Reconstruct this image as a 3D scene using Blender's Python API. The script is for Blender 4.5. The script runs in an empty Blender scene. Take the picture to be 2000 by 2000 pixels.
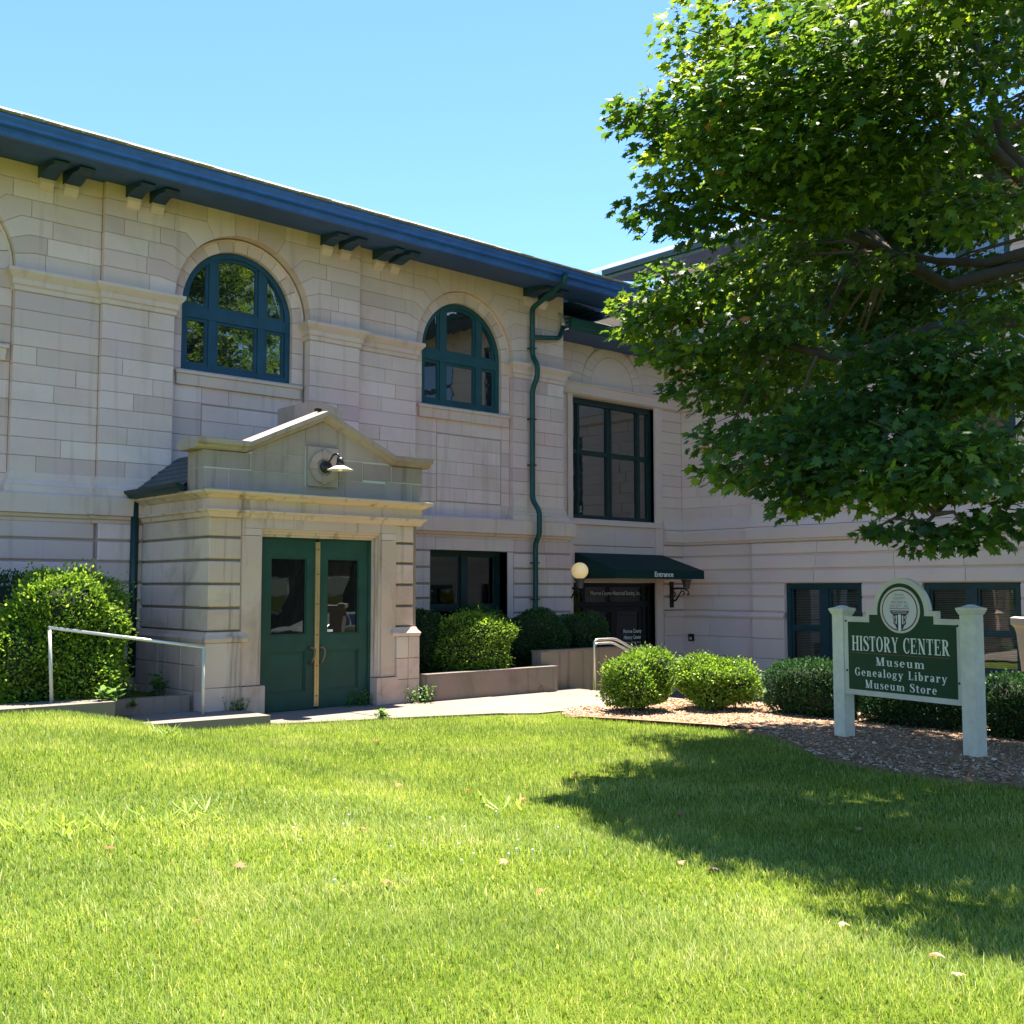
import bpy, bmesh, math, random
import numpy as np
from math import sin, cos, pi, radians, sqrt, asin, atan2
from mathutils import Vector, Matrix

# ------------------------------------------------------------------ camera, sky, sun, exposure
scene = bpy.context.scene
COL = scene.collection
random.seed(7)
RNG = np.random.default_rng(11)

EYE = Vector((0.0, 0.0, 1.70))
YAW, PITCH = radians(48.0), radians(4.05)
cam_d = bpy.data.cameras.new('camera')
cam = bpy.data.objects.new('camera', cam_d); COL.objects.link(cam)
fwd = Vector((cos(YAW) * cos(PITCH), sin(YAW) * cos(PITCH), sin(PITCH)))
cam.location = EYE
cam.rotation_euler = fwd.to_track_quat('-Z', 'Y').to_euler()
cam_d.sensor_width = 36.0; cam_d.sensor_fit = 'HORIZONTAL'
cam_d.lens = 36.0 * 2121.0 / 2000.0
cam_d.clip_start = 0.05; cam_d.clip_end = 2000.0
scene.camera = cam

SUN_DIR = Vector((0.262, 0.122, 1.0)).normalized()      # towards the sun
SUN_EL = asin(SUN_DIR.z)
world = bpy.data.worlds.new('World'); scene.world = world; world.use_nodes = True
wn = world.node_tree.nodes; wl = world.node_tree.links
sky = wn.new('ShaderNodeTexSky'); sky.sky_type = 'NISHITA'; sky.sun_disc = False
sky.sun_elevation = SUN_EL; sky.sun_rotation = atan2(SUN_DIR.x, SUN_DIR.y)
sky.air_density = 1.0; sky.dust_density = 0.0; sky.ozone_density = 2.2; sky.altitude = 200
tint = wn.new('ShaderNodeMix'); tint.data_type = 'RGBA'; tint.blend_type = 'MULTIPLY'; tint.inputs[0].default_value = 1.0
tint.inputs[7].default_value = (.37, .47, .56, 1)
wl.new(sky.outputs[0], tint.inputs[6]); wl.new(tint.outputs[2], wn['Background'].inputs['Color']); wn['Background'].inputs['Strength'].default_value = 0.15

sun_d = bpy.data.lights.new('sun', 'SUN'); sun_d.energy = 5.0; sun_d.angle = radians(0.5); sun_d.color = (1.0, 0.93, 0.82)
sun = bpy.data.objects.new('sun', sun_d); COL.objects.link(sun)
sun.rotation_euler = SUN_DIR.to_track_quat('Z', 'Y').to_euler(); sun.location = (20, 10, 40)

vs = scene.view_settings
vs.view_transform = 'Standard'; vs.look = 'None'; vs.gamma = 1.0; vs.use_curve_mapping = False; vs.exposure = 1.97
scene.render.engine = 'CYCLES'
cy = scene.cycles
cy.max_bounces = 7; cy.diffuse_bounces = 4; cy.glossy_bounces = 3; cy.transmission_bounces = 4; cy.transparent_max_bounces = 8
cy.caustics_reflective = False; cy.caustics_refractive = False; cy.use_denoising = True
cy.sample_clamp_indirect = 6.0

# ------------------------------------------------------------------ materials
MATS = {}
def new_mat(name):
    m = bpy.data.materials.new(name); m.use_nodes = True; MATS[name] = m
    nt = m.node_tree
    return m, nt, nt.nodes, nt.links, nt.nodes['Principled BSDF']

def ramp(nodes, stops):
    r = nodes.new('ShaderNodeValToRGB'); e = r.color_ramp.elements
    e[0].position, e[0].color = stops[0][0], (*stops[0][1], 1)
    e[1].position, e[1].color = stops[-1][0], (*stops[-1][1], 1)
    for p, c in stops[1:-1]:
        q = e.new(p); q.color = (*c, 1)
    return r

def noise(nodes, links, scale, detail=4, rough=.6, vec=None, dist=0):
    n = nodes.new('ShaderNodeTexNoise'); n.inputs['Scale'].default_value = scale
    n.inputs['Detail'].default_value = detail; n.inputs['Roughness'].default_value = rough; n.inputs['Distortion'].default_value = dist
    if vec is not None: links.new(vec, n.inputs['Vector'])
    return n

def mixc(nodes, links, fac, a, b, mode='MIX'):
    x = nodes.new('ShaderNodeMix'); x.data_type = 'RGBA'; x.blend_type = mode
    for v, s in ((fac, 0), (a, 6), (b, 7)):
        if hasattr(v, 'links'): links.new(v, x.inputs[s])
        elif s == 0: x.inputs[0].default_value = v
        else: x.inputs[s].default_value = (*v, 1)
    return x.outputs[2]

def bump(nodes, links, bsdf, h, strength, dist=.01):
    b = nodes.new('ShaderNodeBump'); b.inputs['Strength'].default_value = strength; b.inputs['Distance'].default_value = dist
    links.new(h, b.inputs['Height']); links.new(b.outputs[0], bsdf.inputs['Normal'])

def stone(name, tones, stain, stain_amt, rough=.85, bstr=.35, grain=.12, streak=.0):
    """cut stone: tone per block (object random), clouding, weather stains, tooling grain"""
    m, nt, N, L, B = new_mat(name)
    tc = N.new('ShaderNodeTexCoord'); vec = tc.outputs['Object']
    oi = N.new('ShaderNodeObjectInfo')
    r = ramp(N, tones); L.new(oi.outputs['Random'], r.inputs[0])
    n1 = noise(N, L, 1.3, 5, .6, vec)
    col = mixc(N, L, .35, r.outputs[0], n1.outputs['Color'], 'SOFT_LIGHT')
    hs = N.new('ShaderNodeHueSaturation'); hs.inputs['Saturation'].default_value = .82; L.new(col, hs.inputs['Color']); col = hs.outputs[0]
    n2 = noise(N, L, .9, 6, .65, vec, .6)
    rs = ramp(N, [(.52, (0, 0, 0)), (.75, (1, 1, 1))]); L.new(n2.outputs[0], rs.inputs[0])
    mu = N.new('ShaderNodeMath'); mu.operation = 'MULTIPLY'; mu.inputs[1].default_value = stain_amt; L.new(rs.outputs[0], mu.inputs[0])
    col = mixc(N, L, mu.outputs[0], col, stain)
    if streak:
        mp = N.new('ShaderNodeMapping'); mp.inputs['Scale'].default_value = (7, 7, .4); L.new(vec, mp.inputs[0])
        n4 = noise(N, L, 1.0, 5, .6, mp.outputs[0])
        r4 = ramp(N, [(.55, (0, 0, 0)), (.72, (1, 1, 1))]); L.new(n4.outputs[0], r4.inputs[0])
        m4 = N.new('ShaderNodeMath'); m4.operation = 'MULTIPLY'; m4.inputs[1].default_value = streak; L.new(r4.outputs[0], m4.inputs[0])
        col = mixc(N, L, m4.outputs[0], col, (stain[0] * .6, stain[1] * .6, stain[2] * .6))
    n3 = noise(N, L, 60, 3, .7, vec)
    col = mixc(N, L, grain, col, n3.outputs['Color'], 'OVERLAY')
    L.new(col, B.inputs['Base Color']); B.inputs['Roughness'].default_value = rough
    B.inputs['Specular IOR Level'].default_value = .25
    bump(N, L, B, n3.outputs[0], bstr, .006)
    return m

def paint(name, c, rough=.45, var=.25, bstr=.08, spec=.4, metal=0.0, sc=3.0):
    m, nt, N, L, B = new_mat(name)
    tc = N.new('ShaderNodeTexCoord')
    n1 = noise(N, L, sc, 6, .65, tc.outputs['Object'])
    r = ramp(N, [(.3, tuple(v * (1 - var) for v in c)), (.7, tuple(min(1, v * (1 + var)) for v in c))]); L.new(n1.outputs[0], r.inputs[0])
    L.new(r.outputs[0], B.inputs['Base Color'])
    rr = N.new('ShaderNodeMapRange'); rr.inputs[3].default_value = rough - .1; rr.inputs[4].default_value = rough + .12
    L.new(n1.outputs[0], rr.inputs[0]); L.new(rr.outputs[0], B.inputs['Roughness'])
    B.inputs['Specular IOR Level'].default_value = spec; B.inputs['Metallic'].default_value = metal
    n2 = noise(N, L, 40, 3, .6, tc.outputs['Object'])
    bump(N, L, B, n2.outputs[0], bstr, .004)
    return m

def glass_dark(name, c=(.010, .013, .015), ior=1.75, wave=.06):
    m, nt, N, L, B = new_mat(name)
    tc = N.new('ShaderNodeTexCoord')
    B.inputs['Base Color'].default_value = (*c, 1); B.inputs['Roughness'].default_value = .015
    B.inputs['IOR'].default_value = ior; B.inputs['Specular IOR Level'].default_value = .9
    n = noise(N, L, 2.6, 2, .5, tc.outputs['Object']); bump(N, L, B, n.outputs[0], wave, .02)
    return m

def glass_clear(name, tint=(.86, .89, .87)):
    m, nt, N, L, B = new_mat(name); N.remove(B)
    out = N['Material Output']; tc = N.new('ShaderNodeTexCoord')
    t = N.new('ShaderNodeBsdfTransparent'); t.inputs[0].default_value = (*tint, 1)
    g = N.new('ShaderNodeBsdfGlossy'); g.inputs['Roughness'].default_value = .015; g.inputs['Color'].default_value = (.95, .97, 1, 1)
    f = N.new('ShaderNodeFresnel'); f.inputs[0].default_value = 1.75
    n = noise(N, L, 2.2, 2, .5, tc.outputs['Object'])
    b = N.new('ShaderNodeBump'); b.inputs['Strength'].default_value = .05; b.inputs['Distance'].default_value = .02
    L.new(n.outputs[0], b.inputs['Height']); L.new(b.outputs[0], g.inputs['Normal'])
    mx = N.new('ShaderNodeMixShader'); L.new(f.outputs[0], mx.inputs[0]); L.new(t.outputs[0], mx.inputs[1]); L.new(g.outputs[0], mx.inputs[2])
    L.new(mx.outputs[0], out.inputs['Surface'])
    return m

def leafy(name, stops, trans, tfac=.45, rough=.5, attr='tint'):
    """foliage: per-leaf tone from a face attribute, light passing through the blade"""
    m, nt, N, L, B = new_mat(name)
    a = N.new('ShaderNodeAttribute'); a.attribute_name = attr
    r = ramp(N, stops); L.new(a.outputs['Fac'], r.inputs[0])
    L.new(r.outputs[0], B.inputs['Base Color']); B.inputs['Roughness'].default_value = rough; B.inputs['Specular IOR Level'].default_value = .35
    t = N.new('ShaderNodeBsdfTranslucent')
    tr = ramp(N, [(s[0], tuple(min(1, v * k) for v, k in zip(s[1], trans))) for s in stops]); L.new(a.outputs['Fac'], tr.inputs[0])
    L.new(tr.outputs[0], t.inputs['Color'])
    mx = N.new('ShaderNodeMixShader'); mx.inputs[0].default_value = tfac
    L.new(B.outputs[0], mx.inputs[1]); L.new(t.outputs[0], mx.inputs[2]); L.new(mx.outputs[0], N['Material Output'].inputs['Surface'])
    return m

stone('limestone', [(0, (.60, .395, .36)), (.25, (.68, .452, .41)), (.6, (.705, .472, .43)), (.88, (.735, .502, .462)), (1, (.785, .555, .515))], (.43, .30, .255), .32, streak=.3)
stone('limestone_trim', [(0, (.66, .445, .375)), (1, (.70, .485, .415))], (.45, .315, .24), .35, streak=.35)
stone('limestone_new', [(0, (.71, .485, .43)), (.5, (.735, .505, .45)), (1, (.76, .525, .47))], (.54, .37, .325), .25, bstr=.2)
stone('limestone_porch', [(0, (.60, .375, .275)), (.5, (.67, .43, .32)), (1, (.72, .48, .37))], (.33, .205, .145), .7, streak=.75)
stone('parapet_stone', [(0, (.36, .255, .21)), (1, (.43, .31, .26))], (.21, .145, .115), .7, streak=.5)
stone('mortar', [(0, (.42, .285, .25)), (1, (.46, .31, .275))], (.3, .20, .17), .5)
stone('mortar_porch', [(0, (.27, .195, .14)), (1, (.31, .225, .165))], (.15, .105, .075), .6)
stone('pointing', [(0, (.62, .58, .52)), (1, (.68, .64, .58))], (.45, .41, .36), .3)
stone('concrete', [(0, (.20, .155, .122)), (1, (.235, .185, .148))], (.15, .115, .088), .5, grain=.2)
stone('old_concrete', [(0, (.22, .165, .12)), (1, (.27, .205, .15))], (.11, .078, .055), .75, streak=.7, grain=.25, bstr=.6)
stone('planter_stone', [(0, (.55, .46, .41)), (1, (.58, .49, .44))], (.40, .33, .29), .4)
paint('eave_sky_tint', (.032, .125, .52), .42, .2)  # teal trim with the blue sky light put into its colour
paint('window_sky_tint', (.014, .062, .115), .4, .2)  # upper frames: blue from the sky mixed into the teal base
paint('bracket_sky_tint', (.018, .050, .125), .5, .25)  # bracket tone carries the same painted-in sky blue
paint('wing_frame', (.010, .042, .052), .45, .25)
paint('trim_teal', (.012, .068, .085), .4, .2)
paint('soffit_sky_tint', (.028, .078, .24), .5, .25)  # soffit boards: sky light's blue cast is part of the base colour
paint('downspout_green', (.006, .062, .058), .35, .25)
paint('door_green', (.014, .060, .044), .5, .25)
paint('window_green', (.006, .028, .030), .4, .25)
paint('gutter_green', (.007, .030, .026), .35, .2)
paint('sign_green', (.006, .044, .020), .5, .18)
paint('sign_cream', (.62, .56, .47), .6, .12)
paint('post_white', (.68, .63, .52), .6, .14, sc=6)
paint('letter_cream', (.78, .76, .68), .55, .05)
paint('letter_white', (.82, .82, .80), .5, .03)
paint('emblem_pink', (.66, .60, .59), .55, .06)
paint('maroon', (.10, .016, .016), .5, .1)
paint('rust_line', (.17, .07, .035), .5, .1)
paint('emblem_ink', (.05, .035, .035), .6, .1)
paint('black_metal', (.012, .011, .012), .35, .2)
paint('entry_dark', (.008, .011, .012), .4, .2)
paint('awning_canvas', (.005, .032, .032), .75, .15, spec=.2)
paint('rail_steel', (.62, .58, .55), .32, .12, metal=.75)
paint('rail_paint', (.55, .52, .45), .45, .18)
paint('brass', (.62, .42, .20), .35, .15, metal=.6)
paint('bronze', (.20, .12, .085), .45, .25, metal=.5)
paint('lamp_shade_white', (.72, .66, .58), .4, .08)
paint('globe_cream', (.92, .74, .42), .35, .06)
paint('lamp_fitter', (.12, .10, .085), .5, .2)
paint('blind_slat', (.60, .51, .45), .6, .1)
paint('room_dark', (.018, .016, .016), .9, .2)
paint('window_shade', (.17, .15, .135), .8, .12)
paint('copper_grey', (.50, .50, .48), .35, .15, metal=.5)
paint('flashing', (.42, .45, .48), .4, .15, metal=.4)
paint('bin_grey', (.075, .105, .125), .55, .2)
paint('asphalt', (.050, .050, .052), .9, .25, .5)
paint('brick_darkened', (.060, .048, .042), .85, .3, .4)  # wall of the added building, darkened for the door reflections
paint('car_silver', (.45, .46, .48), .25, .05, metal=.4)
paint('car_white', (.80, .80, .80), .25, .03)
paint('tyre_black', (.015, .015, .015), .8, .1)
paint('bark', (.048, .035, .028), .9, .35, .8, sc=12)
paint('twig', (.11, .075, .05), .9, .3, .5, sc=20)
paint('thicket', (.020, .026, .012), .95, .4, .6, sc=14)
paint('vent_white', (.62, .62, .64), .5, .08)
_g = MATS['globe_cream'].node_tree.nodes['Principled BSDF']; _g.inputs['Emission Color'].default_value = (1, .72, .32, 1); _g.inputs['Emission Strength'].default_value = .10
paint('roof_light', (.42, .41, .40), .8, .3, .4, sc=20)
glass_dark('glass', ior=2.0); glass_dark('door_glass', (.008, .008, .008), 1.45, .03); glass_clear('clear_glass')
leafy('maple_leaf', [(0, (.016, .048, .014)), (.4, (.034, .082, .016)), (.75, (.075, .140, .020)), (.985, (.16, .235, .03)), (1, (.45, .15, .06))], (3.5, 2.8, 1.0), .45, .48)
leafy('street_leaf', [(0, (.035, .085, .018)), (1, (.10, .19, .03))], (2.4, 2.2, 1.5), .4)
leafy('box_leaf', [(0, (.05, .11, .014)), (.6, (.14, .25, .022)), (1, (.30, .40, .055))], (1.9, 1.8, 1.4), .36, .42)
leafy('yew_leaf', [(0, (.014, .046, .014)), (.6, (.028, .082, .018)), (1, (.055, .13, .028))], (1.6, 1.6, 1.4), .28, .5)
leafy('weed_leaf', [(0, (.05, .13, .03)), (1, (.16, .28, .06))], (1.8, 1.7, 1.3), .4)
leafy('grass_blade', [(0, (.085, .155, .022)), (.45, (.215, .315, .045)), (.8, (.37, .445, .10)), (.95, (.52, .48, .22)), (1, (.60, .47, .30))], (1.5, 1.4, 1.0), .42, .45)
leafy('dry_leaf', [(0, (.30, .11, .045)), (.5, (.45, .20, .10)), (1, (.62, .38, .26))], (1.2, 1.1, 1.0), .25, .7)
leafy('bark_chip', [(0, (.23, .14, .085)), (.5, (.50, .33, .215)), (1, (.72, .54, .40))], (1, 1, 1), .0, .9)
def ground_mat(name, a, b, c, sc):
    m, nt, N, L, B = new_mat(name); tc = N.new('ShaderNodeTexCoord')
    n = noise(N, L, sc, 8, .7, tc.outputs['Object']); r = ramp(N, [(.3, a), (.5, b), (.72, c)]); L.new(n.outputs[0], r.inputs[0])
    L.new(r.outputs[0], B.inputs['Base Color']); B.inputs['Roughness'].default_value = .95; B.inputs['Specular IOR Level'].default_value = .1
    n2 = noise(N, L, 45, 4, .7, tc.outputs['Object']); bump(N, L, B, n2.outputs[0], .8, .02)
ground_mat('turf', (.05, .075, .010), (.10, .14, .014), (.16, .18, .028), 5)
ground_mat('soil', (.035, .024, .016), (.06, .043, .03), (.10, .07, .045), 9)
ground_mat('mulch_soil', (.17, .10, .06), (.29, .18, .11), (.40, .265, .17), 14)
def slate_mat():
    m, nt, N, L, B = new_mat('slate'); oi = N.new('ShaderNodeObjectInfo'); tc = N.new('ShaderNodeTexCoord')
    n = noise(N, L, 9, 5, .6, tc.outputs['Object']); r = ramp(N, [(.3, (.020, .032, .045)), (.7, (.065, .085, .10))]); L.new(n.outputs[0], r.inputs[0])
    L.new(r.outputs[0], B.inputs['Base Color']); B.inputs['Roughness'].default_value = .55; bump(N, L, B, n.outputs[0], .4, .01)
slate_mat()
paint('shingle_grey', (.13, .135, .14), .8, .3, .5, sc=20)

# ------------------------------------------------------------------ mesh helpers
def link(name, me, mat=None, parent=None):
    o = bpy.data.objects.new(name, me); COL.objects.link(o)
    if mat is not None and me is not None and not me.materials: me.materials.append(MATS[mat] if isinstance(mat, str) else mat)
    if parent is not None: o.parent = parent
    return o

def tag(o, label=None, cat=None, group=None, kind=None):
    for k, v in (('label', label), ('category', cat), ('group', group), ('kind', kind)):
        if v: o[k] = v
    return o

def empty(name, label=None, cat=None, group=None, loc=None):
    o = bpy.data.objects.new(name, None); COL.objects.link(o); o.empty_display_size = .1
    return tag(o, label, cat, group)

class MB:
    """collects vertices and faces, then links them as one mesh object"""
    def __init__(s): s.v = []; s.f = []
    def add(s, v, f):
        b = len(s.v); s.v += [tuple(p) for p in v]; s.f += [tuple(i + b for i in q) for q in f]; return s
    def box(s, x0, x1, y0, y1, z0, z1):
        x0, x1 = min(x0, x1), max(x0, x1); y0, y1 = min(y0, y1), max(y0, y1); z0, z1 = min(z0, z1), max(z0, z1)
        return s.add([(x0, y0, z0), (x1, y0, z0), (x1, y1, z0), (x0, y1, z0), (x0, y0, z1), (x1, y0, z1), (x1, y1, z1), (x0, y1, z1)],
                     [(0, 3, 2, 1), (4, 5, 6, 7), (0, 1, 5, 4), (1, 2, 6, 5), (2, 3, 7, 6), (3, 0, 4, 7)])
    def prism(s, poly, axis, p0, p1):
        """polygon (u, z) extruded along an axis: 'y' u=x, 'x' u=y, 'z' u=x v=y"""
        def P(u, w, q): return (u, q, w) if axis == 'y' else ((q, u, w) if axis == 'x' else (u, w, q))
        A = sum(a[0] * b[1] - b[0] * a[1] for a, b in zip(poly, poly[1:] + poly[:1]))
        if A < 0: poly = poly[::-1]
        n = len(poly); v = [P(u, w, p0) for u, w in poly] + [P(u, w, p1) for u, w in poly]
        f = [tuple(range(n)), tuple(range(2 * n - 1, n - 1, -1))] + [(i, i + n, (i + 1) % n + n, (i + 1) % n) for i in range(n)]
        flip = (axis == 'y') != (p1 > p0)
        if flip: f = [q[::-1] for q in f]
        return s.add(v, f)
    def tube(s, pts, r, seg=10, caps=True):
        pts = [Vector(p) for p in pts]; rs = r if isinstance(r, (list, tuple)) else [r] * len(pts)
        n = len(pts); b = len(s.v); up = None
        for i, p in enumerate(pts):
            t = (pts[min(i + 1, n - 1)] - pts[max(i - 1, 0)]).normalized()
            if up is None: up = t.orthogonal().normalized()
            up = (up - t * up.dot(t)).normalized(); w = t.cross(up)
            for k in range(seg):
                a = 2 * pi * k / seg; s.v.append(tuple(p + (up * cos(a) + w * sin(a)) * rs[i]))
        for i in range(n - 1):
            for k in range(seg):
                k2 = (k + 1) % seg; s.f.append((b + i * seg + k, b + i * seg + k2, b + (i + 1) * seg + k2, b + (i + 1) * seg + k))
        if caps:
            s.f.append(tuple(b + k for k in range(seg))[::-1]); s.f.append(tuple(b + (n - 1) * seg + k for k in range(seg)))
        return s
    def lathe(s, prof, c, seg=20):
        b = len(s.v); n = len(prof)
        for r, z in prof:
            for k in range(seg):
                a = 2 * pi * k / seg; s.v.append((c[0] + r * cos(a), c[1] + r * sin(a), c[2] + z))
        for i in range(n - 1):
            for k in range(seg):
                k2 = (k + 1) % seg; s.f.append((b + i * seg + k, b + i * seg + k2, b + (i + 1) * seg + k2, b + (i + 1) * seg + k))
        s.f.append(tuple(b + k for k in range(seg))[::-1]); s.f.append(tuple(b + (n - 1) * seg + k for k in range(seg)))
        return s
    def sweep(s, path, prof, closed_prof=True):
        """profile (out, z) swept along a plan path (x, y), mitred; 'out' lies to the right of the walking direction"""
        b = len(s.v); n = len(path); m = len(prof)
        P = [Vector((p[0], p[1])) for p in path]
        for i in range(n):
            d0 = (P[i] - P[i - 1]).normalized() if i else (P[1] - P[0]).normalized()
            d1 = (P[i + 1] - P[i]).normalized() if i < n - 1 else d0
            n0 = Vector((d0.y, -d0.x)); n1 = Vector((d1.y, -d1.x)); mm = n0 + n1
            mm = mm / max(.15, mm.dot(n0)) if mm.length > 1e-6 else n0
            for o, z in prof: s.v.append((P[i].x + mm.x * o, P[i].y + mm.y * o, z))
        for i in range(n - 1):
            for k in range(m if closed_prof else m - 1):
                k2 = (k + 1) % m; s.f.append((b + i * m + k, b + (i + 1) * m + k, b + (i + 1) * m + k2, b + i * m + k2))
        s.f.append(tuple(b + k for k in range(m))); s.f.append(tuple(b + (n - 1) * m + k for k in range(m))[::-1])
        return s
    def build(s, name, mat, parent=None, smooth=False, fix=False):
        me = bpy.data.meshes.new(name); me.from_pydata(s.v, [], s.f)
        if fix:
            bm = bmesh.new(); bm.from_mesh(me); bmesh.ops.recalc_face_normals(bm, faces=bm.faces); bm.to_mesh(me); bm.free()
        me.update()
        if smooth: me.polygons.foreach_set('use_smooth', [True] * len(me.polygons))
        return link(name, me, mat, parent)

def box(name, x0, x1, y0, y1, z0, z1, mat, parent=None): return MB().box(x0, x1, y0, y1, z0, z1).build(name, mat, parent)

def block(poly, axis, pos, depth, mat, parent, name='stone_block', gap=.007, jit=.002, cham=.006):
    """one cut stone: polygon on a wall plane, arrises eased, set a little uneven"""
    A = sum(a[0] * b[1] - b[0] * a[1] for a, b in zip(poly, poly[1:] + poly[:1]))
    if A < 0: poly = poly[::-1]
    us = [p[0] for p in poly]; zs = [p[1] for p in poly]; cu = (max(us) + min(us)) / 2; cz = (max(zs) + min(zs)) / 2
    hu = max(.02, (max(us) - min(us)) / 2); hz = max(.02, (max(zs) - min(zs)) / 2)
    def sc(d): return [(cu + (u - cu) * (1 - d / hu), cz + (z - cz) * (1 - d / hz)) for u, z in poly]
    j = random.uniform(-jit, jit); s = 1 if depth > 0 else -1
    def P(u, z, q): return (u, q, z) if axis == 'y' else (q, u, z)
    a = sc(gap / 2); c = sc(gap / 2 + cham); n = len(poly)
    v = [P(u, z, pos + j) for u, z in c] + [P(u, z, pos + j + s * cham) for u, z in a] + [P(u, z, pos + depth) for u, z in a]
    f = [tuple(range(n))] + [(i, i + n, (i + 1) % n + n, (i + 1) % n) for i in range(n)] + [(i + n, i + 2 * n, (i + 1) % n + 2 * n, (i + 1) % n + n) for i in range(n)]
    if (axis == 'x') == (depth > 0): f = [q[::-1] for q in f]
    me = bpy.data.meshes.new(name); me.from_pydata(v, [], f); me.update()
    return link(name, me, mat, parent)

def courses(axis, pos, u0, u1, z0, z1, n, mat, parent, w=.75, depth=.12, gap=.007, name='stone_block', jit=.002, cham=.006):
    """ashlar: n courses of stones of uneven length with staggered joints"""
    h = (z1 - z0) / n
    for k in range(n):
        L = u1 - u0; m = max(1, round(L / w + random.uniform(-.35, .35)))
        if m == 1: cuts = [u0, u1]
        else:
            cuts = [u0] + [u0 + L * (i + random.uniform(-.27, .27) + (.22 if k % 2 else -.22) * (m > 1)) / m for i in range(1, m)] + [u1]
        for a, b in zip(cuts, cuts[1:]):
            block([(a, z0 + k * h), (b, z0 + k * h), (b, z0 + (k + 1) * h), (a, z0 + (k + 1) * h)], axis, pos, depth, mat, parent, name, gap, jit, cham)

def np_mesh(name, verts, tris, mat, parent=None, tint=None, smooth=False):
    """big triangle mesh straight from arrays; tint is one value per triangle"""
    me = bpy.data.meshes.new(name); nv, nt_ = len(verts), len(tris)
    me.vertices.add(nv); me.vertices.foreach_set('co', np.ascontiguousarray(verts, dtype=np.float32).ravel())
    me.loops.add(nt_ * 3); me.loops.foreach_set('vertex_index', np.ascontiguousarray(tris, dtype=np.int32).ravel())
    me.polygons.add(nt_); me.polygons.foreach_set('loop_start', np.arange(0, nt_ * 3, 3, dtype=np.int32))
    if smooth: me.polygons.foreach_set('use_smooth', np.ones(nt_, dtype=bool))
    me.update(calc_edges=True)
    if tint is not None:
        at = me.attributes.new('tint', 'FLOAT', 'FACE'); at.data.foreach_set('value', np.ascontiguousarray(tint, dtype=np.float32))
    return link(name, me, mat, parent)
# ------------------------------------------------------------------ ground
def sstep(a, b, x):
    t = min(1.0, max(0.0, (x - a) / (b - a))); return t * t * (3 - 2 * t)
def ground_z(x, y):
    z = .34 * (1 - sstep(4.1, 6.2, x)) * (.25 + .75 * sstep(4, 12.5, y))
    z -= .68 * sstep(13.3, 14.2, x) * sstep(6.0, 9.0, y)                       # dips to the entrance court
    z -= .60 * (1 - sstep(-4.2, -1.5, y))                                      # falls to the street
    if 6.4 < x < 13.5 and y > 11.0: z -= .05 * sstep(0, .4, y - float(walk_edge(np.float64(x))))
    if y > 12.9: z = max(z, .30) if (x < 6.3 or 10.2 < x < 15.2) and y > 13.25 else z
    return z
MULCH = [(10.25, 10.25), (10.42, 9.8), (10.75, 8.6), (10.68, 7.5), (10.2, 6.75), (9.62, 6.1), (9.36, 5.2), (9.40, 4.5), (9.75, 3.6), (10.6, 2.6), (13.4, 2.4), (13.5, 6), (13.3, 10.1), (11.9, 10.75), (10.7, 10.75)]
def in_poly(P, poly):
    x, y = P[:, 0], P[:, 1]; r = np.zeros(len(P), bool)
    for (x0, y0), (x1, y1) in zip(poly, poly[1:] + poly[:1]):
        c = (y0 > y) != (y1 > y); r ^= c & (x < (x1 - x0) * (y - y0) / (y1 - y0 + 1e-12) + x0)
    return r
def walk_edge(x):
    """front edge of the paving, y as a function of x"""
    return np.where(x < 5.25, 12.52, np.where(x < 6.9, 12.42 - (x - 5.25) * .10, 12.25 - (x - 6.9) * .362))
def build_ground():
    xs = np.concatenate([[-400, -150, -60, -25, -12], np.arange(-6, 22.01, .25), [25, 32, 45, 80, 160, 400]])
    ys = np.concatenate([[-400, -150, -60, -30, -16], np.arange(-10, 18.01, .25), [22, 32, 45, 80, 160, 400]])
    v = [(x, y, ground_z(x, y)) for y in ys for x in xs]; nx = len(xs)
    f = [(j * nx + i, j * nx + i + 1, (j + 1) * nx + i + 1, (j + 1) * nx + i) for j in range(len(ys) - 1) for i in range(nx - 1)]
    me = bpy.data.meshes.new('ground'); me.from_pydata(v, [], f); me.polygons.foreach_set('use_smooth', [True] * len(f)); me.update()
    tag(link('ground', me, 'turf'), kind='structure')
build_ground()
tag(MB().add([(-120, -13, -.59), (160, -13, -.59), (160, -4.8, -.59), (-120, -4.8, -.59)], [(0, 1, 2, 3)]).build('road', 'asphalt'), kind='structure')

# mulch bed
def build_mulch():
    cx = sum(p[0] for p in MULCH) / len(MULCH); cy_ = sum(p[1] for p in MULCH) / len(MULCH)
    rings = [1.015, .95, .75, .5, .25]; v = []; n = len(MULCH)
    for k, s in enumerate(rings):
        for x, y in MULCH:
            X, Y = cx + (x - cx) * s, cy_ + (y - cy_) * s
            v.append((X, Y, ground_z(X, Y) * (1 if k else 1) + (.004, .035, .05, .06, .06)[k]))
    v.append((cx, cy_, .06)); f = []
    for k in range(len(rings) - 1):
        for i in range(n): f.append((k * n + i, k * n + (i + 1) % n, (k + 1) * n + (i + 1) % n, (k + 1) * n + i))
    for i in range(n): f.append(((len(rings) - 1) * n + i, (len(rings) - 1) * n + (i + 1) % n, len(rings) * n))
    me = bpy.data.meshes.new('mulch_bed'); me.from_pydata(v, [], f); me.update()
    tag(link('mulch_bed', me, 'mulch_soil'), kind='structure')
build_mulch()

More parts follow.
